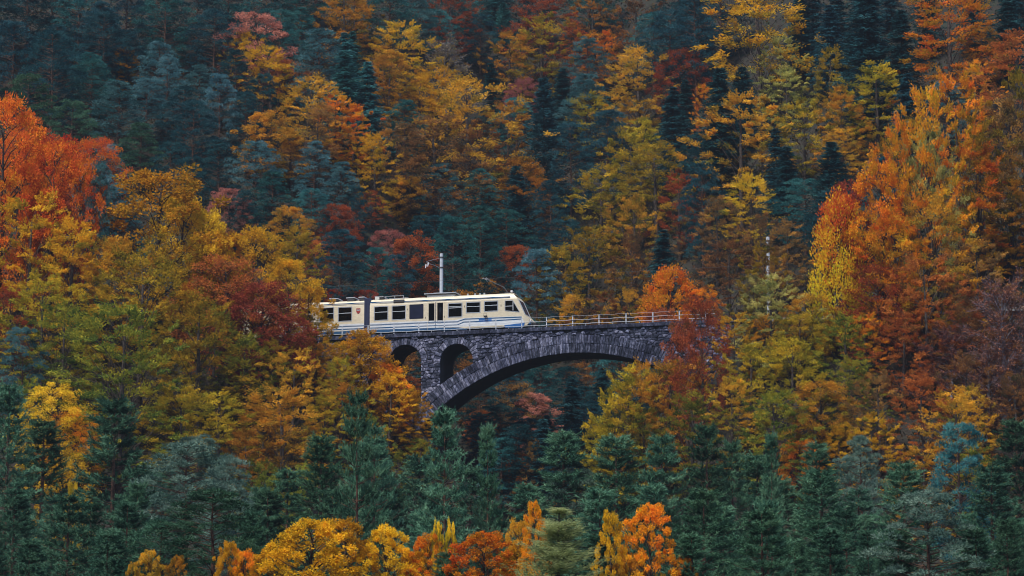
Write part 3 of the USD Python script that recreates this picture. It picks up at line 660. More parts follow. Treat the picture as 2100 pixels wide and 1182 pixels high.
def young_pine(seed, H=13.0, Rm=3.3, n_w=20, n_b=8, n_s=4, n_t=9, L=.26, W=.042):
    """dense young pine: upswept branches ending in brushes of needles"""
    F = Form(seed, H, bark_pine); r = F.r
    F.trunk(H * .98, .013 * H, .02)
    for i in range(n_w):
        h = .08 + .92 * ((i + r.uniform(0, .7)) / n_w); rw = Rm * (1 - h ** 1.35) ** .9 + .15
        for j in range(n_b):
            az = j * 2 * np.pi / n_b + i * GA + r.normal(0, .28); rad = rw * r.uniform(.5, 1.15); o = np.array([math.cos(az), math.sin(az), 0]); lat = np.array([-o[1], o[0], 0])
            p0 = F.on(max(.05 * H, min(h * H, H * .97) - .18 * rad)); q = p0 + o * rad + np.array([0, 0, rad * (.16 + .3 * h)])
            if j % 2 == 0 and rad > .7: F.limb(p0, q, .03, -.12, 4, 3)
            tb = .5 + r.normal(0, .13)
            for s in range(n_s):
                a = .4 + .6 * (s + r.uniform(0, 1)) / n_s; c0 = p0 + (q - p0) * a
                sd_ = unit(o * r.uniform(.3, 1) + lat * r.normal(0, .8) + np.array([0, 0, r.uniform(.25, .95)])); ln = r.uniform(.35, .85) * (H / 13)
                m = n_t; t = np.linspace(.05, 1, m)
                c = c0 + sd_ * (t * ln)[:, None]
                for k in range(5):
                    dr = sd_ * .55 + r.normal(0, .5, (m, 3)) + np.array([0, 0, .1])
                    F.add(blades(c, dr, L * r.uniform(.7, 1.25, m), W * r.uniform(.8, 1.3, m), r), np.clip(tb + .15 * (t - .4) + r.normal(0, .07, m), 0, 1), 3)
    return F.done()

def bare(seed, H=15.0, Rm=4.5, n_l=34, leafy=8):
    """nearly leafless tree: fine pale twigs and a few remaining leaves"""
    F = Form(seed, H, bark_pale); r = F.r
    F.trunk(H * .95, .014 * H, .05)
    tw = []
    for i in range(n_l):
        h = .2 + .8 * (i + r.uniform(0, 1)) / n_l; az = i * GA + r.normal(0, .3); el = .45 + .6 * h + r.normal(0, .15); ln = Rm * (1.1 - .6 * h) * r.uniform(.7, 1.15)
        d = np.array([math.cos(az) * math.cos(el), math.sin(az) * math.cos(el), math.sin(el)]); p = F.on(max(1, h * H - ln * .6)); q = p + d * ln
        F.limb(p, q, .05, .1)
        for k in range(13):
            u = r.uniform(.25, 1); c = p + (q - p) * u; d2 = unit(d + r.normal(0, .55, 3) + np.array([0, 0, .2])); l2 = r.uniform(.6, 1.7); m = 16
            t = np.linspace(0, 1, m); cc = c + d2 * (t * l2)[:, None]
            F.add(leaves(cc, d2 + r.normal(0, .5, (m, 3)), r.normal(0, 1, (m, 3)), r.uniform(.35, .8, m), .035), np.clip(r.normal(.3, .1, m), 0, 1), 4)
            m = leafy; F.add(leaves(c + d2 * (r.uniform(.2, 1, m) * l2)[:, None] + r.normal(0, .12, (m, 3)), r.normal(0, 1, (m, 3)), r.normal(0, 1, (m, 3)) + [0, 0, 1], .2, .1), np.clip(r.normal(.85, .08, m), 0, 1), 4)
    return F.done()

FORMS = {}
def define(kind, forms):
    FORMS[kind] = []
    for k, F in enumerate(forms):
        path = f'/World/tree_forms/{kind}_{k:03d}'
        stage.CreateClassPrim(path)
        usdkit.mesh(stage, path + '/trunk', (F.WV, F.WF), F.bark, smooth=True)
        m = usdkit.mesh(stage, path + '/crown', (F.V, F.F), None)
        UsdGeom.PrimvarsAPI(m).CreatePrimvar('tint', Sdf.ValueTypeNames.FloatArray, 'vertex').Set(Vt.FloatArray.FromNumpy(F.T.astype(np.float32)))
        F.path = path; FORMS[kind].append(F)
stage.CreateClassPrim('/World/tree_forms')
define('beech', [beech(1), beech(2, 17, 5.2, 100, 9, 16), beech(3, 15, 5.0, 84, 10, 16, pk=.6), beech(4, 18, 4.8, 104, 9, 16, base=.08, pk=.42), beech(5, 14, 5.4, 80, 10, 17, pk=.5, up=.75), beech(6, 16, 4.6, 74, 9, 16, base=.2, lean=.06, ps=1.5)])
define('mound', [beech(11, 14, 5.2, 128, 9, 15, base=.05, up=1.3, pk=.46, ps=1.15, ll=.21, lw=.09), beech(12, 15, 5.0, 124, 9, 15, base=.05, up=1.5, pk=.5, ps=1.2, ll=.21, lw=.09), beech(13, 13, 5.2, 116, 10, 15, base=.05, up=1.1, pk=.52, ps=1.1, ll=.21, lw=.09), beech(14, 15, 4.6, 120, 9, 15, base=.04, up=1.25, pk=.4, ps=1.1, ll=.21, lw=.09)])
define('maple', [round_tree(21), round_tree(22, 12, 4.0, 115, 135, peak=.55), round_tree(23, 14, 4.6, 150, 125, peak=.46, clump=.55), round_tree(24, 11, 3.4, 95, 130, base=.1), round_tree(25, 13, 4.8, 150, 120, base=.08, peak=.4, clump=.7)])
define('front_maple', [round_tree(31, 12, 3.6, 180, 120, base=.1, ll=.17, lw=.11, clump=.42), round_tree(32, 13, 3.2, 170, 120, base=.1, ll=.17, lw=.11, clump=.40, peak=.42, upright=.15), round_tree(33, 11, 2.6, 140, 120, base=.08, ll=.16, lw=.10, clump=.38, upright=.3, peak=.4)])
define('flame', [round_tree(41, 18, 2.7, 150, 95, base=.06, ll=.30, lw=.12, clump=.50, peak=.30, upright=.8, tipped=.85), round_tree(42, 12, 2.6, 110, 95, base=.08, ll=.28, lw=.12, clump=.5, peak=.36, upright=.55, tipped=.6)])
define('pine', [pine(51), pine(52, 16, 4.4, 100, 66, pk=.58), pine(53, 18, 3.9, 110, 62, pk=.42), pine(54, 15, 4.6, 100, 66, flat=.45, pk=.6), pine(55, 17, 3.7, 104, 64, base=.1, pk=.38)])
define('spruce', [spruce(61), spruce(62, 20, 4.3, 30, 9, 17, .34), spruce(63, 18, 3.6, 32, 9, 15, .22, base=.05), spruce(64, 17, 4.2, 30, 9, 16, .15, tip=.25)])
define('young_pine', [young_pine(71), young_pine(72, 14, 3.0, 22, 8), young_pine(73, 12, 3.6, 18, 9), young_pine(74, 13, 2.6, 22, 7)])
define('larch', [spruce(81, 14, 3.4, 40, 10, 18, .05, .24, .03, .05, 8, tip=.38, sparse=.8), spruce(82, 14, 3.8, 34, 11, 18, .05, .24, .03, .05, 8, tip=.42, sparse=.7)])
define('bare', [bare(91), bare(92, 13, 5.0, 30, 14)])
print('leaf triangles', sum(len(F.F) for k in FORMS.values() for F in k), 'wood', sum(len(F.WF) for k in FORMS.values() for F in k))

# ---------------------------------------------------------------- foliage colours: three tones of leaf per tree, chosen leaf by leaf
def foliage(name, c0, c1, c2, trans=.38, blot=.42):
    return mat('leaf_' + name, {'a': ('attribute', {'attribute': 'tint'}), 'o': ('object_info', {}), 'g': ('geometry', {}),
        'n': ('noise_texture', {'scale': .42, 'detail': 3, 'roughness': .6}), 'mr': ('map_range', {'from_min': .25, 'from_max': .75, 'to_min': -blot, 'to_max': blot}),
        'ad': ('math', {'math_type': 'add'}), 'r': ('rgb_ramp', {'ramp': [(.08, c0), (.48, c1), (.9, c2)]}),
        'mv': ('map_range', {'from_min': 0, 'from_max': 1, 'to_min': .72, 'to_max': 1.28}), 'mh': ('map_range', {'from_min': 0, 'from_max': 1, 'to_min': .486, 'to_max': .514}),
        'h': ('hsv', {'saturation': 1.0}), 'd': ('diffuse_bsdf', {}), 't': ('translucent_bsdf', {}), 'm': ('mix_closure', {'fac': trans})},
        [('g.position', 'n.vector'), ('n.fac', 'mr.value'), ('mr.result', 'ad.value1'), ('a.fac', 'ad.value2'), ('ad.value', 'r.fac'), ('o.random', 'mv.value'), ('o.random', 'mh.value'), ('mv.result', 'h.value'), ('mh.result', 'h.hue'),
         ('r.color', 'h.color'), ('h.color', 'd.color'), ('h.color', 't.color'), ('d.BSDF', 'm.closure1'), ('t.BSDF', 'm.closure2')], surface='m.closure')
LEAF = {
    'bright': foliage('bright', (.28, .20, .02), (.62, .35, .016), (.84, .47, .025)),
    'gold': foliage('gold', (.22, .18, .02), (.50, .285, .018), (.70, .36, .02)), 'yellow': foliage('yellow', (.26, .24, .02), (.66, .42, .02), (.85, .58, .05)),
    'amber': foliage('amber', (.13, .13, .025), (.46, .235, .025), (.66, .31, .03)), 'orange': foliage('orange', (.38, .25, .018), (.68, .27, .015), (.70, .17, .02)),
    'rust': foliage('rust', (.13, .075, .025), (.33, .09, .03), (.48, .13, .03)), 'red': foliage('red', (.55, .24, .015), (.60, .13, .018), (.52, .055, .02)),
    'crimson': foliage('crimson', (.14, .075, .025), (.29, .06, .035), (.42, .12, .045)), 'rose': foliage('rose', (.16, .08, .06), (.34, .12, .11), (.46, .18, .13)),
    'olive': foliage('olive', (.10, .11, .018), (.33, .25, .022), (.58, .36, .025)), 'green': foliage('green', (.045, .08, .02), (.15, .18, .028), (.36, .30, .03)),
    'brown': foliage('brown', (.08, .07, .035), (.20, .105, .045), (.40, .18, .04)), 'pale': foliage('pale', (.14, .16, .05), (.32, .30, .09), (.48, .40, .13)),
    'flame': foliage('flame', (.46, .42, .025), (.66, .38, .015), (.48, .05, .018), .35, .2), 'purple': foliage('purple', (.15, .125, .15), (.13, .075, .075), (.26, .10, .05), .1),
    'grey': foliage('grey', (.22, .22, .25), (.17, .15, .15), (.30, .22, .07), .1),
    'teal': foliage('teal', (.010, .055, .060), (.028, .135, .14), (.075, .23, .215), .15), 'pinegreen': foliage('pinegreen', (.020, .062, .040), (.062, .16, .098), (.14, .28, .17), .15),
    'dark': foliage('dark', (.006, .030, .040), (.015, .068, .084), (.04, .125, .14), .12), 'darkgreen': foliage('darkgreen', (.015, .044, .030), (.04, .105, .066), (.09, .19, .115), .12),
    'bluegrey': foliage('bluegrey', (.022, .07, .085), (.055, .155, .175), (.12, .25, .27), .15), 'greygreen': foliage('greygreen', (.03, .065, .052), (.085, .15, .12), (.16, .24, .185), .15),
    'larch': foliage('larch', (.12, .16, .06), (.26, .30, .13), (.38, .41, .19), .35)}

# ---------------------------------------------------------------- the forest: one row per tree of the photograph
# kind colour | middle and top of the crown, width and visible height of the crown as the photograph shows them | layer of the hillside
TREES = '''
# upper left slope: pines with a few autumn trees among them
P dark 30 40 120 160 b
P dark 110 62 120 190 b
P teal 165 -45 120 150 b
P dark 215 25 110 150 b
P dark 262 60 90 120 b
P dark 60 -60 120 120 b
P teal 340 -30 120 150 b
P dark 405 -50 110 150 b
P teal 470 -60 110 150 b
P dark 440 20 110 140 b
B amber 258 98 66 90 b
P bluegrey 345 115 75 130 b
P bluegrey 452 148 80 150 b
P bluegrey 245 165 115 140 b
P dark 398 205 85 150 b
P darkgreen 290 250 90 120 b
P dark 485 100 85 140 b
P dark 505 185 70 120 b
P darkgreen 60 150 110 170 b
P darkgreen 150 205 110 150 b
P teal 190 120 90 130 b
R rose 522 20 110 100 b
R rust 468 15 60 50 b
R rust 445 78 40 80 b
B gold 505 64 85 80 b
B gold 558 92 95 90 b
R rust 592 122 62 66 b
B amber 628 156 110 90 b
B orange 690 190 100 80 b
B brown 650 215 110 90 b
P teal 575 20 100 120 b
P bluegrey 655 58 115 170 b
P teal 610 -50 90 120 b
P dark 540 150 70 130 b
R amber 548 222 95 90 b
B amber 600 262 80 100 b
P bluegrey 525 288 110 120 b
P bluegrey 645 288 85 120 b
P dark 450 285 85 120 b
P dark 395 320 80 130 b
P teal 560 350 95 110 b
P teal 640 385 85 110 b
R rust 690 418 75 70 b
R amber 592 422 80 80 b
R rose 470 385 80 110 b
B rust 760 390 60 60 b
P dark 500 390 80 120 b
P dark 350 290 80 130 b
P bluegrey 700 330 80 130 b
P dark 730 380 60 110 b
# top centre
B amber 705 -30 110 130 b
B amber 720 22 80 100 b
B gold 822 42 110 110 b
P teal 800 -45 110 120 b
P bluegrey 850 -25 90 110 b
B rust 925 -25 95 110 b
S teal 1032 5 66 85 b
P dark 985 28 80 90 b
S teal 705 108 85 170 b
S teal 757 126 90 170 b
N grey 915 78 110 150 b
B olive 1110 30 120 120 b
B amber 1045 62 100 100 b
B rust 1110 -25 130 70 b
B brown 1305 -20 130 80 b
B amber 1215 -15 90 80 b
B orange 1172 40 60 55 b
B orange 1240 60 95 60 b
R red 1265 48 36 36 b
P bluegrey 1205 76 90 130 b
P bluegrey 1200 150 110 110 b
B amber 1310 95 130 90 b
R rust 1392 98 90 100 b
B amber 960 155 165 180 b
B amber 1042 208 115 110 b
B brown 895 235 160 140 b
B amber 800 108 95 110 b
B gold 862 150 105 110 b
R rose 1070 160 66 66 b
S dark 1115 160 100 230 b
P dark 1245 225 125 190 b
S dark 1380 178 100 180 b
P dark 1170 250 90 170 b
B amber 1326 155 75 80 b
B gold 1290 195 75 70 b
B olive 1210 188 85 80 b
B amber 1075 325 115 90 b
P bluegrey 903 332 100 150 b
P teal 985 345 80 110 b
R amber 842 358 62 90 b
B gold 770 272 84 150 b
B orange 725 215 96 80 b
R red 787 305 42 50 b
B brown 815 245 110 130 b
B olive 1345 290 130 170 b
B olive 1232 340 125 130 b
B brown 985 250 110 100 b
S dark 1060 340 90 160 b
P dark 1130 370 90 170 b
S dark 1010 130 80 120 b
P teal 900 20 70 80 b
# upper right slope
B gold 1560 -60 190 250 b
S dark 1780 -40 200 230 b
S dark 1700 10 120 160 b
S dark 1850 20 140 190 b
S dark 1640 -20 90 150 b
B orange 1945 -35 165 150 b
B amber 2015 55 80 80 b
B rust 2075 60 150 190 b
S dark 2065 -30 120 120 b
S dark 1715 -25 110 150 b
S dark 1765 -75 110 170 b
S dark 1665 -60 100 150 b
S dark 1900 -60 110 150 b
S dark 1995 -70 110 150 b
B olive 1697 95 66 150 b
N grey 1728 128 55 90 b
B pale 1612 140 85 110 b
B olive 1648 200 110 140 b
B olive 1797 126 110 120 b
B amber 1725 192 105 56 b
B amber 1518 190 175 180 b
B yellow 1540 357 105 140 b
S dark 1480 140 115 250 b
P dark 1425 -20 95 190 b
S dark 1705 290 150 190 b
S dark 1860 150 110 180 b
S dark 1610 300 110 170 b
P dark 1440 330 90 190 b
B olive 1850 245 110 130 b
B amber 1725 262 80 100 b
B orange 1440 170 46 110 b
# right-hand spur
M orange 1962 145 115 150 f
M orange 1898 172 95 110 f
M orange 1842 255 115 120 f
R orange 1808 312 105 110 f
M pale 1902 262 110 100 f
B olive 2005 235 120 130 f
B orange 2000 290 165 150 f
B gold 2030 330 130 110 f
B brown 2065 190 130 180 f
B olive 2095 140 60 120 f
R crimson 1736 357 80 110 f
F flame 1713 392 118 260 f
M pale 1582 560 135 140 f
R rust 1440 608 92 110 f
R crimson 1400 640 60 80 f
M gold 1502 640 105 120 f
R rust 1800 540 125 150 f
M orange 1835 420 155 150 f
M amber 1905 395 165 160 f
M rust 1900 520 175 170 f
M brown 2005 490 145 180 f
N purple 2050 560 155 260 f
N purple 1945 660 125 150 f
M green 1730 640 115 160 f
M olive 1620 690 145 150 f
M olive 1540 700 125 150 f
M green 1742 730 115 110 f
M orange 1770 640 90 100 f
M rust 1850 640 120 130 f
R amber 1665 600 90 110 f
R olive 1640 640 90 120 f
M amber 2070 330 120 150 f
M brown 1980 610 120 140 f
M brown 2080 760 130 160 f
N purple 2020 700 120 160 f
M olive 1290 748 135 140 f
M olive 1245 850 105 100 f
M amber 1370 740 130 120 f
M amber 1405 728 150 130 f
M green 1420 800 140 120 f
M amber 1500 770 120 120 f
M green 1320 830 120 110 f
M green 1590 800 140 130 f
R amber 1680 780 110 120 f
M brown 1800 760 130 130 f
M rust 1890 760 130 130 f
M amber 1960 795 150 150 f
M amber 1890 905 120 110 f
M gold 1785 845 120 90 f
M gold 1720 868 80 70 f
R orange 1640 900 76 76 f
M brown 1980 720 130 130 f
M amber 1560 640 90 100 f
M brown 1594 496 100 130 f
M pale 1545 560 80 100 f
M olive 1568 500 110 130 f
R bright 762 682 95 120 f
R orange 796 738 75 110 f
M bright 848 795 85 110 f
R brown 1577 512 84 110 f
M gold 690 700 90 110 f
# behind the bridge
F orange 1372 545 110 150 b
R orange 1440 585 66 60 b
M olive 1205 460 150 200 b
M olive 1150 500 110 160 b
M brown 1295 470 110 170 b
B rust 1392 350 95 150 b
P bluegrey 1100 510 112 170 b
P dark 700 470 112 150 b
P teal 772 505 72 120 b
P dark 815 520 72 110 b
R rust 845 478 95 130 b
P teal 930 440 112 190 b
P dark 862 440 82 120 b
P teal 985 420 85 150 b
R rust 1055 500 72 90 b
R rose 795 470 64 80 b
R red 685 590 40 40 b
R crimson 752 592 66 36 b
R orange 785 578 34 40 b
B amber 1070 325 100 90 b
M brown 1470 400 112 140 b
M brown 1495 490 125 130 b
M brown 1612 450 105 130 b
M amber 1300 400 120 130 b
S dark 1360 470 90 170 b
P dark 1560 500 100 160 b
P dark 1020 540 80 110 b
R amber 1000 570 50 50 b
M brown 1230 600 120 90 b
M amber 1290 590 90 70 b
R rust 1330 600 60 70 b
P teal 1090 590 70 80 b
B amber 1180 600 90 80 b
M olive 610 462 105 150 b
R rust 655 490 60 80 b
# through and under the arches
R rose 1095 800 85 100 b
S dark 1175 775 125 170 b
P dark 1025 830 105 130 b
P dark 985 770 90 120 b
P dark 1045 760 100 120 b
P teal 1110 742 90 120 b
P dark 1160 750 100 130 b
S dark 1235 752 90 140 b
P dark 1200 790 90 110 b
P teal 1230 860 90 110 b
P dark 1080 855 90 100 b
M brown 955 740 80 80 b
M brown 840 715 90 130 b
R rust 830 770 80 100 b
M brown 1190 742 70 60 b
R brown 1060 780 90 90 b
S dark 1120 850 90 130 b
P dark 1215 820 90 120 b
S dark 1060 880 90 110 b
P dark 985 850 90 110 b
R rust 985 840 60 60 b
P dark 1060 868 100 120 f
M brown 1098 905 84 90 f
P teal 1028 895 84 110 f
S dark 1112 858 90 120 f
M rust 1065 925 80 80 f
P dark 1120 900 90 110 f
M amber 1312 735 110 110 f
M olive 1258 788 100 120 f
M olive 1225 850 80 100 f
M brown 2070 598 150 150 f
M rust 1990 590 120 140 f
# left-hand spur
R red 12 195 150 210 f
R red 112 288 105 130 f
R crimson 110 385 95 90 f
R red 45 330 100 120 f
R red 168 325 50 60 f
P bluegrey 205 328 62 130 f
R gold 325 335 200 190 f
R gold 375 400 115 120 f
R yellow 425 425 85 110 f
M gold 60 395 200 230 f
M gold 150 450 180 180 f
M amber 232 480 165 160 f
M olive 292 512 225 210 f
P bluegrey 300 484 64 130 f
P bluegrey 338 560 50 90 f
R gold 522 463 115 100 f
R gold 592 528 105 90 f
R gold 632 572 76 60 f
R rust 470 525 160 140 f
R crimson 535 580 145 150 f
R crimson 583 640 95 110 f
M olive 405 602 200 190 f
M green 440 625 115 170 f
M green 250 620 230 210 f
R rust 20 588 95 140 f
P bluegrey 48 668 85 170 f
R rust 160 662 95 110 f
M gold 205 720 150 160 f
M olive 345 690 140 170 f
M green 505 680 125 160 f
M amber 600 713 135 150 f
M bright 742 672 110 110 f
R gold 720 690 80 110 f
M bright 800 760 105 140 f
M gold 850 805 65 110 f
M olive 650 652 90 90 f
M amber 645 700 90 90 f
R yellow 108 785 130 120 f
R orange 158 838 105 90 f
R gold 255 785 105 130 f
B gold 322 856 76 70 f
B olive 375 785 145 180 f
B amber 505 875 105 120 f
B amber 585 785 145 160 f
M olive 665 805 95 120 f
M amber 700 780 90 110 f
B olive 450 800 120 160 f
M olive 90 560 170 170 f
M green 130 620 160 170 f
M amber 480 470 70 90 f
M olive 700 730 100 110 f
M olive 560 700 110 130 f
R rust 10 500 80 110 f
R gold 440 480 110 110 f
M olive 520 640 90 100 f
R amber 540 830 90 110 f
M green 760 850 80 90 f
R rust 90 720 70 110 f
# conifers of the near slope
Y darkgreen 235 815 175 350 n
Y darkgreen 90 860 150 250 n
Y pinegreen 20 785 115 220 n
P greygreen 385 905 195 150 n
P greygreen 470 930 112 130 n
Y pinegreen 660 890 115 170 n
Y pinegreen 590 960 112 140 n
P darkgreen 440 1000 205 180 n
P darkgreen 330 1060 150 120 n
Y darkgreen 550 1000 130 150 n
Y darkgreen 735 800 112 160 n
Y pinegreen 768 870 110 150 n
Y pinegreen 912 834 112 170 n
Y pinegreen 1000 868 64 140 n
Y pinegreen 765 905 155 190 n
Y darkgreen 860 930 120 170 n
Y darkgreen 965 955 130 160 n
Y pinegreen 1080 990 120 150 n
Y pinegreen 1155 885 150 180 n
Y pinegreen 1262 890 150 180 n
Y pinegreen 1355 890 135 180 n
Y darkgreen 1450 868 105 190 n
Y pinegreen 1500 900 90 150 n
Y pinegreen 1580 885 56 120 n
Y pinegreen 1552 930 145 190 n
Y pinegreen 1672 905 95 140 n
P greygreen 1765 890 95 140 n
Y pinegreen 1685 960 165 210 n
Y pinegreen 1850 945 160 190 n
P teal 1965 864 125 190 n
Y darkgreen 2085 860 125 230 n
P greygreen 1900 1000 200 180 n
Y darkgreen 2030 950 165 260 n
Y pinegreen 1442 1000 150 190 n
Y pinegreen 1562 1040 165 160 n
Y darkgreen 1702 1080 175 130 n
Y darkgreen 1840 1080 160 130 n
Y darkgreen 2000 1080 160 130 n
Y darkgreen 140 1010 150 190 n
Y darkgreen 30 1000 130 190 n
Y darkgreen 60 1100 170 130 n
Y darkgreen 220 1080 170 130 n
Y darkgreen 680 1000 130 150 n
Y darkgreen 900 1010 130 140 n
Y pinegreen 1230 1000 140 150 n
Y pinegreen 1340 990 130 150 n
P greygreen 1180 960 130 120 n
Y darkgreen 1010 1040 110 120 n
Y darkgreen 800 1000 120 130 n
Y pinegreen 1600 980 110 120 n
Y darkgreen 1760 1000 120 140 n
R yellow 62 985 50 70 n
R yellow 150 985 30 90 n
R amber 1092 928 40 70 f
R orange 1866 1043 34 56 n
# autumn crowns along the bottom edge
G amber 308 1124 66 90 q
G amber 276 1148 44 60 q
G amber 362 1134 54 70 q
G bright 468 1105 62 110 q
G orange 500 1120 60 70 q
G bright 632 1058 190 150 q
G bright 708 1058 115 150 q
G bright 790 1075 115 140 q
G yellow 897 1063 28 110 q
G yellow 924 1063 26 110 q
G orange 880 1090 85 110 q
G orange 988 1085 145 120 q
G orange 1098 1024 56 70 q
G amber 1064 1058 62 90 q
L larch 1143 1038 205 190 q
G orange 1328 1028 110 170 q
G bright 1252 1044 62 80 q
Y pinegreen 915 1128 105 90 q
Y darkgreen 1230 1090 110 120 q
Y pinegreen 1420 1090 110 110 q
G bright 560 1110 110 100 q
G amber 1290 1130 90 80 q
G bright 1060 1110 90 90 q
G orange 1400 1135 60 60 q
G bright 850 1120 80 80 q
'''
KIND = {'B': ('beech', 'beech_tree', 'beech'), 'M': ('mound', 'beech_tree', 'beech'), 'R': ('maple', 'maple_tree', 'maple'), 'G': ('front_maple', 'maple_tree', 'maple'), 'F': ('flame', 'maple_tree', 'maple'),
        'P': ('pine', 'pine_tree', 'pine'), 'S': ('spruce', 'spruce_tree', 'spruce'), 'Y': ('young_pine', 'pine_tree', 'pine'), 'L': ('larch', 'larch_tree', 'larch'), 'N': ('bare', 'bare_tree', 'tree')}
WORD = {'bright': 'glowing golden', 'gold': 'golden', 'yellow': 'bright yellow', 'amber': 'amber', 'orange': 'orange', 'rust': 'rust coloured', 'red': 'flame red', 'crimson': 'dark crimson', 'rose': 'dusky rose', 'olive': 'olive gold', 'green': 'olive green',
        'brown': 'dull brown', 'pale': 'pale olive', 'flame': 'yellow and red', 'purple': 'bare purplish', 'grey': 'bare grey', 'teal': 'teal', 'pinegreen': 'mid green', 'dark': 'dark blue-green', 'darkgreen': 'dark green', 'bluegrey': 'blue-grey', 'greygreen': 'grey-green', 'larch': 'pale feathery'}
LAYER = {'b': (302, 480), 'f': (238, 300), 'n': (150, 236), 'q': (118, 150)}
fr = np.random.default_rng(77)
rows = []
for line in TREES.strip().splitlines():
    if line.startswith('#'): continue
    k, c, u, v, w, h, l = line.split(); rows.append([k, c, float(u), float(v), float(w), float(h), l])

def place(k, c, u, v, w, h, l):
    """where on the hillside a tree stands whose top is seen at (u, v): walk along that line of sight until the ground is one tree height below it"""
    d = ray(u, v); y0, y1 = LAYER[l]
    best = None
    for y in np.arange(y0, y1, 1.0):
        x = d[0] * y; g = terr(x, y); gap = d[2] * y - g
        W = w * y / FPX * (1.5 if k in 'BMR' and l in 'bf' and w > 60 else 1.4 if k == 'Y' else 1.12 if k in 'PS' and l == 'b' else 1.3 if k in 'PS' else 1.22)
        H = min(max(h * y / FPX * 1.3, W * (1.15 if k in 'BMRN' else 1.5), 2.2), 24)
        by = bridge_y(x)
        if l == 'b' and -60 < x < 45 and y < by + BW + 1 + W * .55: continue
        if l == 'f' and -60 < x < 45 and y > by - W * .45 - .6: continue
        e = gap - H
        if best is None or abs(e) < abs(best[0]): best = (e, x, y, g, W, H, gap)
        if e < 0: break
    e, x, y, g, W, H, gap = best
    return x, y, g, W, max(gap, 2.0)

placed = [(*r, *place(*r)) for r in rows]
# smaller trees that fill the gaps between them, taking after the nearest tree of the list
def density_ok(x, y, pts, r): return all((x - a) ** 2 + (y - b) ** 2 > r * r for a, b in pts)
pts = [(p[7], p[8]) for p in placed]
UV = np.array([(p[2], p[3] + min(p[5], 110) * .4) for p in placed])
HD = np.array([p[8] for p in placed])
fill = []
def fill_zone(n, y0, y1, r, hs, ws, top=-200):
    made = tries = 0
    while made < n and tries < 8000:
        tries += 1
        y = fr.uniform(y0, y1); x = fr.uniform(-.19, .19) * y; by = bridge_y(x)
        if by - 5 < y < by + BW + 4 or not density_ok(x, y, pts, r): continue
        g = terr(x, y); H = fr.uniform(*hs)
        if by - 40 < y < by and -26 < x < 25: H = fr.uniform(4, 7)
        u, v = project(np.array([x, y, g + H]))
        if v > 1200 or v < top or u < -60 or u > 2160: continue
        if y < by and 640 < u < 1420 and v < 800 + (0 if u < 900 else 60): continue
        wp, hp = .7 * H * FPX / y, H * FPX / y
        if np.any((HD > y + 1) & (np.abs(UV[:, 0] - u) < wp * .5 + 8) & (UV[:, 1] > v + .08 * hp - 10) & (UV[:, 1] < v + hp)): continue
        dd_ = np.hypot(UV[:, 0] - u, UV[:, 1] - (v + 50)); j = int(np.argmin(dd_)); k, c = rows[j][0], rows[j][1]
        if k in 'FLN': k, c = 'M', 'brown'
        if y < 236: k, c = 'Y', ('darkgreen', 'pinegreen', 'darkgreen')[made % 3]
        elif k in 'GY': k, c = 'M', 'green'
        elif y > 300 and c in ('amber', 'brown', 'olive', 'gold', 'rust', 'orange') and fr.uniform() < .5: k, c = (('P', 'dark'), ('P', 'teal'), ('S', 'dark'), ('P', 'dark'), ('P', 'bluegrey'))[made % 5]
        fill.append((k, c, float(u), float(v), 0, 0, 'z', x, y, g, H * fr.uniform(*ws), H)); pts.append((x, y)); made += 1
fill_zone(60, 150, 236, 4.2, (7, 11), (.38, .5))
fill_zone(110, 238, 300, 3.6, (6, 10), (.6, .85))
fill_zone(150, 304, 395, 3.8, (7, 12), (.6, .85))
fill_zone(240, 355, 490, 3.7, (11, 17), (.55, .85), -450)
alltrees = placed + fill
# drop the trees that nothing is seen of: paint crowns from far to near on a coarse picture
sc = 4.0; pic = np.full((300, 530), -1); order = sorted(range(len(alltrees)), key=lambda i: -alltrees[i][8])
for i in order:
    k, c, u, v, w, h, l, x, y, g, W, H = alltrees[i]; a, b = W / 2 * FPX / y * .82 / sc, H * FPX / y * .88 / sc
    cx, top = u / sc, v / sc; yy, xx = np.mgrid[0:300, 0:530]; q = (yy - top) / max(b, 1)
    pic[(np.abs(xx - cx) < a * np.sqrt(np.clip(q, 0, 1)) ** .8) & (q > 0.02) & (q < .95)] = i
area = np.bincount(pic[pic >= 0].ravel(), minlength=len(alltrees)) * sc * sc
keep = [i for i in range(len(alltrees)) if area[i] > (60 if i < len(placed) else 500)]
cen = {i: (np.argwhere(pic == i)[:, ::-1].mean(0) * sc if (pic == i).any() else np.array([alltrees[i][2], alltrees[i][3]])) for i in keep}

# ---------------------------------------------------------------- a label that points to one tree
MARKS = [(100, 300, 'the flame-red maples'), (325, 420, 'the big golden maple'), (530, 610, 'the crimson maples'), (905, 545, 'the pole behind the train'),
    (690, 645, 'the rear carriage'), (960, 640, 'the front carriage'), (1180, 700, 'the wide stone arch'), (900, 750, 'the small stone arches'), (1280, 650, 'the open railing'), (1577, 520, 'the right-hand pole'),
    (1713, 500, 'the flame-shaped maple'), (1518, 280, 'the tiered amber beech'), (1945, 40, 'the corner orange beech'), (1143, 1110, 'the pale feathery larch'), (632, 1120, 'the bottom golden maples'),
    (1328, 1100, 'the orange maple beside the larch'), (915, 150, 'the bare grey tree'), (735, 200, 'the paired teal spruces'), (1560, 60, 'the tall upper golden beech'), (235, 930, 'the big dark green pine'),
    (258, 140, 'the lone amber beech'), (1032, 40, 'the small pointed spruce'), (2050, 660, 'the bare purplish tree'), (1965, 930, 'the pointed teal pine'), (385, 970, 'the rounded grey-green pine'),
    (1092, 960, 'the small gap maple'), (1800, 60, 'the upper right dark spruces'), (520, 70, 'the dusky rose maple')]
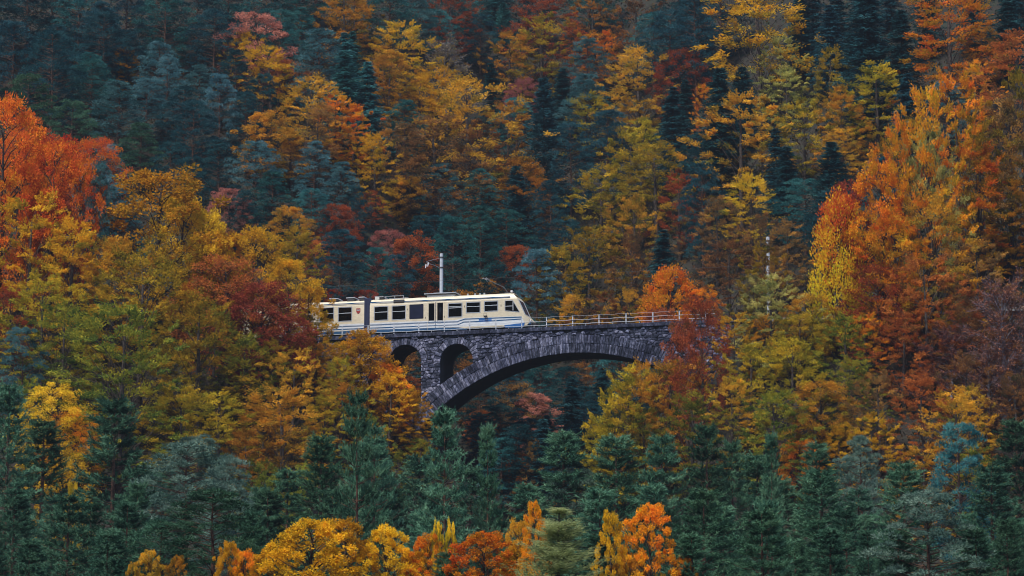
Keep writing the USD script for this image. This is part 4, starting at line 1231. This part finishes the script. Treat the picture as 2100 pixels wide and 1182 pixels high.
OWN = {(1713, 392): 'tall flame-shaped maple, yellow below and red at its tips', (1518, 190): 'broad tiered amber beech standing clear before dark spruces', (1143, 1038): 'pale feathery larch at the bottom edge between orange maples',
    (258, 98): 'lone small amber beech among dark pines high at left', (915, 78): 'bare grey tree between amber beeches at top centre', (1032, 5): 'small teal spruce with a pointed top at the top centre', (235, 815): 'big dark green pine with orange and yellow maples behind it at lower left',
    (1945, -35): 'orange beech in the upper right corner before dark spruces', (1092, 928): 'small amber maple alone in the dark gap below the arch', (385, 905): 'rounded grey-green pine below the olive beeches at lower left', (1965, 864): 'teal pine with pointed top before amber beeches at lower right',
    (1866, 1043): 'tiny orange maple glowing alone among the dark green pines at lower right', (1453, 820): 'bare grey snag rising above the green pines right of the arch', (1372, 545): 'bright orange upright maple behind the right end of the railing', (1328, 1028): 'orange maple right of the pale larch at the bottom',
    (12, 195): 'largest flame red maple, cut by the left edge', (325, 335): 'big golden maple highest of the golden crowns left of the train', (2050, 560): 'bare purplish tree with pale twigs at the right edge', (522, 20): 'dusky rose maple among teal pines at upper left', (1560, -60): 'tall golden beech at the top edge, right of centre',
    (705, 108): 'left one of the pair of teal spruces above the train', (757, 126): 'right one of the pair of teal spruces above the train', (742, 672): 'glowing golden beech whose top covers the foot of the rear carriage', (62, 985): 'small bright yellow maple between the dark pines at lower left edge', (1356, 980): 'tiniest orange maple among the green pines below the arch'}
def direction(dx, dy):
    if abs(dx) < .45 * abs(dy): return 'below' if dy > 0 else 'above'
    if abs(dy) < .45 * abs(dx): return 'right of' if dx > 0 else 'left of'
    return ('below and ' if dy > 0 else 'above and ') + ('right of' if dx > 0 else 'left of')
info = {}
for i in keep:
    cx, cy = cen[i]; j = min(range(len(MARKS)), key=lambda j: math.hypot(MARKS[j][0] - cx, (MARKS[j][1] - cy) * 1.1) + (0 if math.hypot(MARKS[j][0] - cx, MARKS[j][1] - cy) > 25 else 60))
    k, c = alltrees[i][0], alltrees[i][1]; dx, dy = cx - MARKS[j][0], cy - MARKS[j][1]
    info[i] = (WORD[c] + ' ' + KIND[k][2], direction(dx, dy), MARKS[j][2], math.hypot(dx, dy))
ORD = ['nearest', 'second nearest', 'third nearest', 'fourth nearest', 'fifth nearest', 'sixth nearest', 'seventh nearest', 'eighth nearest', 'ninth nearest', 'tenth nearest', 'eleventh nearest', 'twelfth nearest', 'thirteenth nearest', 'fourteenth nearest', 'fifteenth nearest', 'sixteenth nearest']
byk = {}
for i in keep: byk.setdefault(info[i][:3], []).append(i)
labels = {}
for key, ii in byk.items():
    ii.sort(key=lambda i: info[i][3])
    for n, i in enumerate(ii):
        what, dr, mk = key
        labels[i] = f'{what} {dr} {mk}' if len(ii) == 1 else f'{ORD[min(n, 15)]} {what} {dr} {mk}'
        own = OWN.get((int(alltrees[i][2]), int(alltrees[i][3])))
        if own and i < len(placed): labels[i] = own

GROUP = {'b': 'trees on the far hillside', 'f': 'trees on the spurs beside the viaduct', 'n': 'conifers on the near slope', 'q': 'autumn trees along the bottom edge', 'z': 'smaller trees between the others'}
for n, i in enumerate(keep):
    k, c, u, v, w, h, l, x, y, g, W, H = alltrees[i]
    forms = FORMS[KIND[k][0]]; F = forms[int(fr.integers(len(forms)))]
    if k == 'G': F = forms[int(fr.integers(2)) if w > 35 else 2]
    if k == 'F': F = forms[0 if H > 14 else 1]
    sz = H / F.top; sx = (W / F.width if W else sz)
    sx = float(np.clip(sx, sz * (.13 if k == 'N' and w < 40 else .3 if l in 'nq' and w < 80 else .5), sz * (1.5 if k in 'PSY' else 2.0)))
    if k == 'S': sx = max(sx, sz * .8)
    X = UsdGeom.Xform.Define(stage, numbered('/World', KIND[k][1]))
    X.AddTranslateOp().Set(Gf.Vec3d(x, y, g - .15)); X.AddRotateZOp().Set(float(fr.uniform(0, 360))); X.AddScaleOp().Set(Gf.Vec3f(sx, sx, sz))
    pr = X.GetPrim(); pr.GetReferences().AddInternalReference(F.path); pr.SetInstanceable(True)
    UsdShade.MaterialBindingAPI.Apply(pr).Bind(LEAF[c])
    tag(pr, labels[i], 'tree', KIND[k][2] + ' ' + GROUP[l])
# low bushes, brambles and fallen branches between the trunks: nobody could count them
ur = np.random.default_rng(5); n = 150000
uy = 150 + 340 * ur.uniform(0, 1, n) ** .9; ux = ur.uniform(-.2, .2, n) * uy
uz = np.array([terr(a, b) for a, b in zip(ux, uy)]); cl = meshkit.fbm(np.stack([ux / 3.5, uy / 3.5, ux * 0], -1), 3, 9)
okk = ~((np.abs((ux * BX[0] + (uy - 300) * BX[1]) - BW / 2) < 5.5) & (np.abs(ux) < 80)) & (cl > .30)
ux, uy, uz, cl = ux[okk], uy[okk], uz[okk], cl[okk]; n = len(ux)
pos = np.stack([ux, uy, uz + ur.uniform(-.1, 1, n) * (cl - .25) * 3.2], -1)
uv_, uf_ = leaves(pos, ur.normal(0, 1, (n, 3)) + [0, 0, .7], ur.normal(0, .6, (n, 3)) + [0, 0, .8], ur.uniform(.3, .75, n), ur.uniform(.14, .34, n))
um = usdkit.mesh(stage, '/World/undergrowth', (uv_, uf_), foliage('undergrowth', (.018, .032, .022), (.045, .048, .024), (.13, .065, .022), .25))
UsdGeom.PrimvarsAPI(um).CreatePrimvar('tint', Sdf.ValueTypeNames.FloatArray, 'vertex').Set(Vt.FloatArray.FromNumpy(np.repeat(np.clip(ur.normal(.45, .2, n), 0, 1), 4).astype(np.float32)))
tag(um.GetPrim(), kind='stuff')
print('trees', len(keep), 'of', len(alltrees), 'labels', len(set(labels.values())))

# ---------------------------------------------------------------- the air of the valley
if HAZE:
    hz = mat('haze_air', {'v': ('principled_volume', {'color': (.70, .80, .96), 'density': HAZE, 'anisotropy': .2})}, [], surface=None, volume='v.volume')
    obj('haze', bx(-905, 905, -65, 1505, TZ.min() - 1, max(TZ.max(), 60) + 30), hz, kind='stuff')
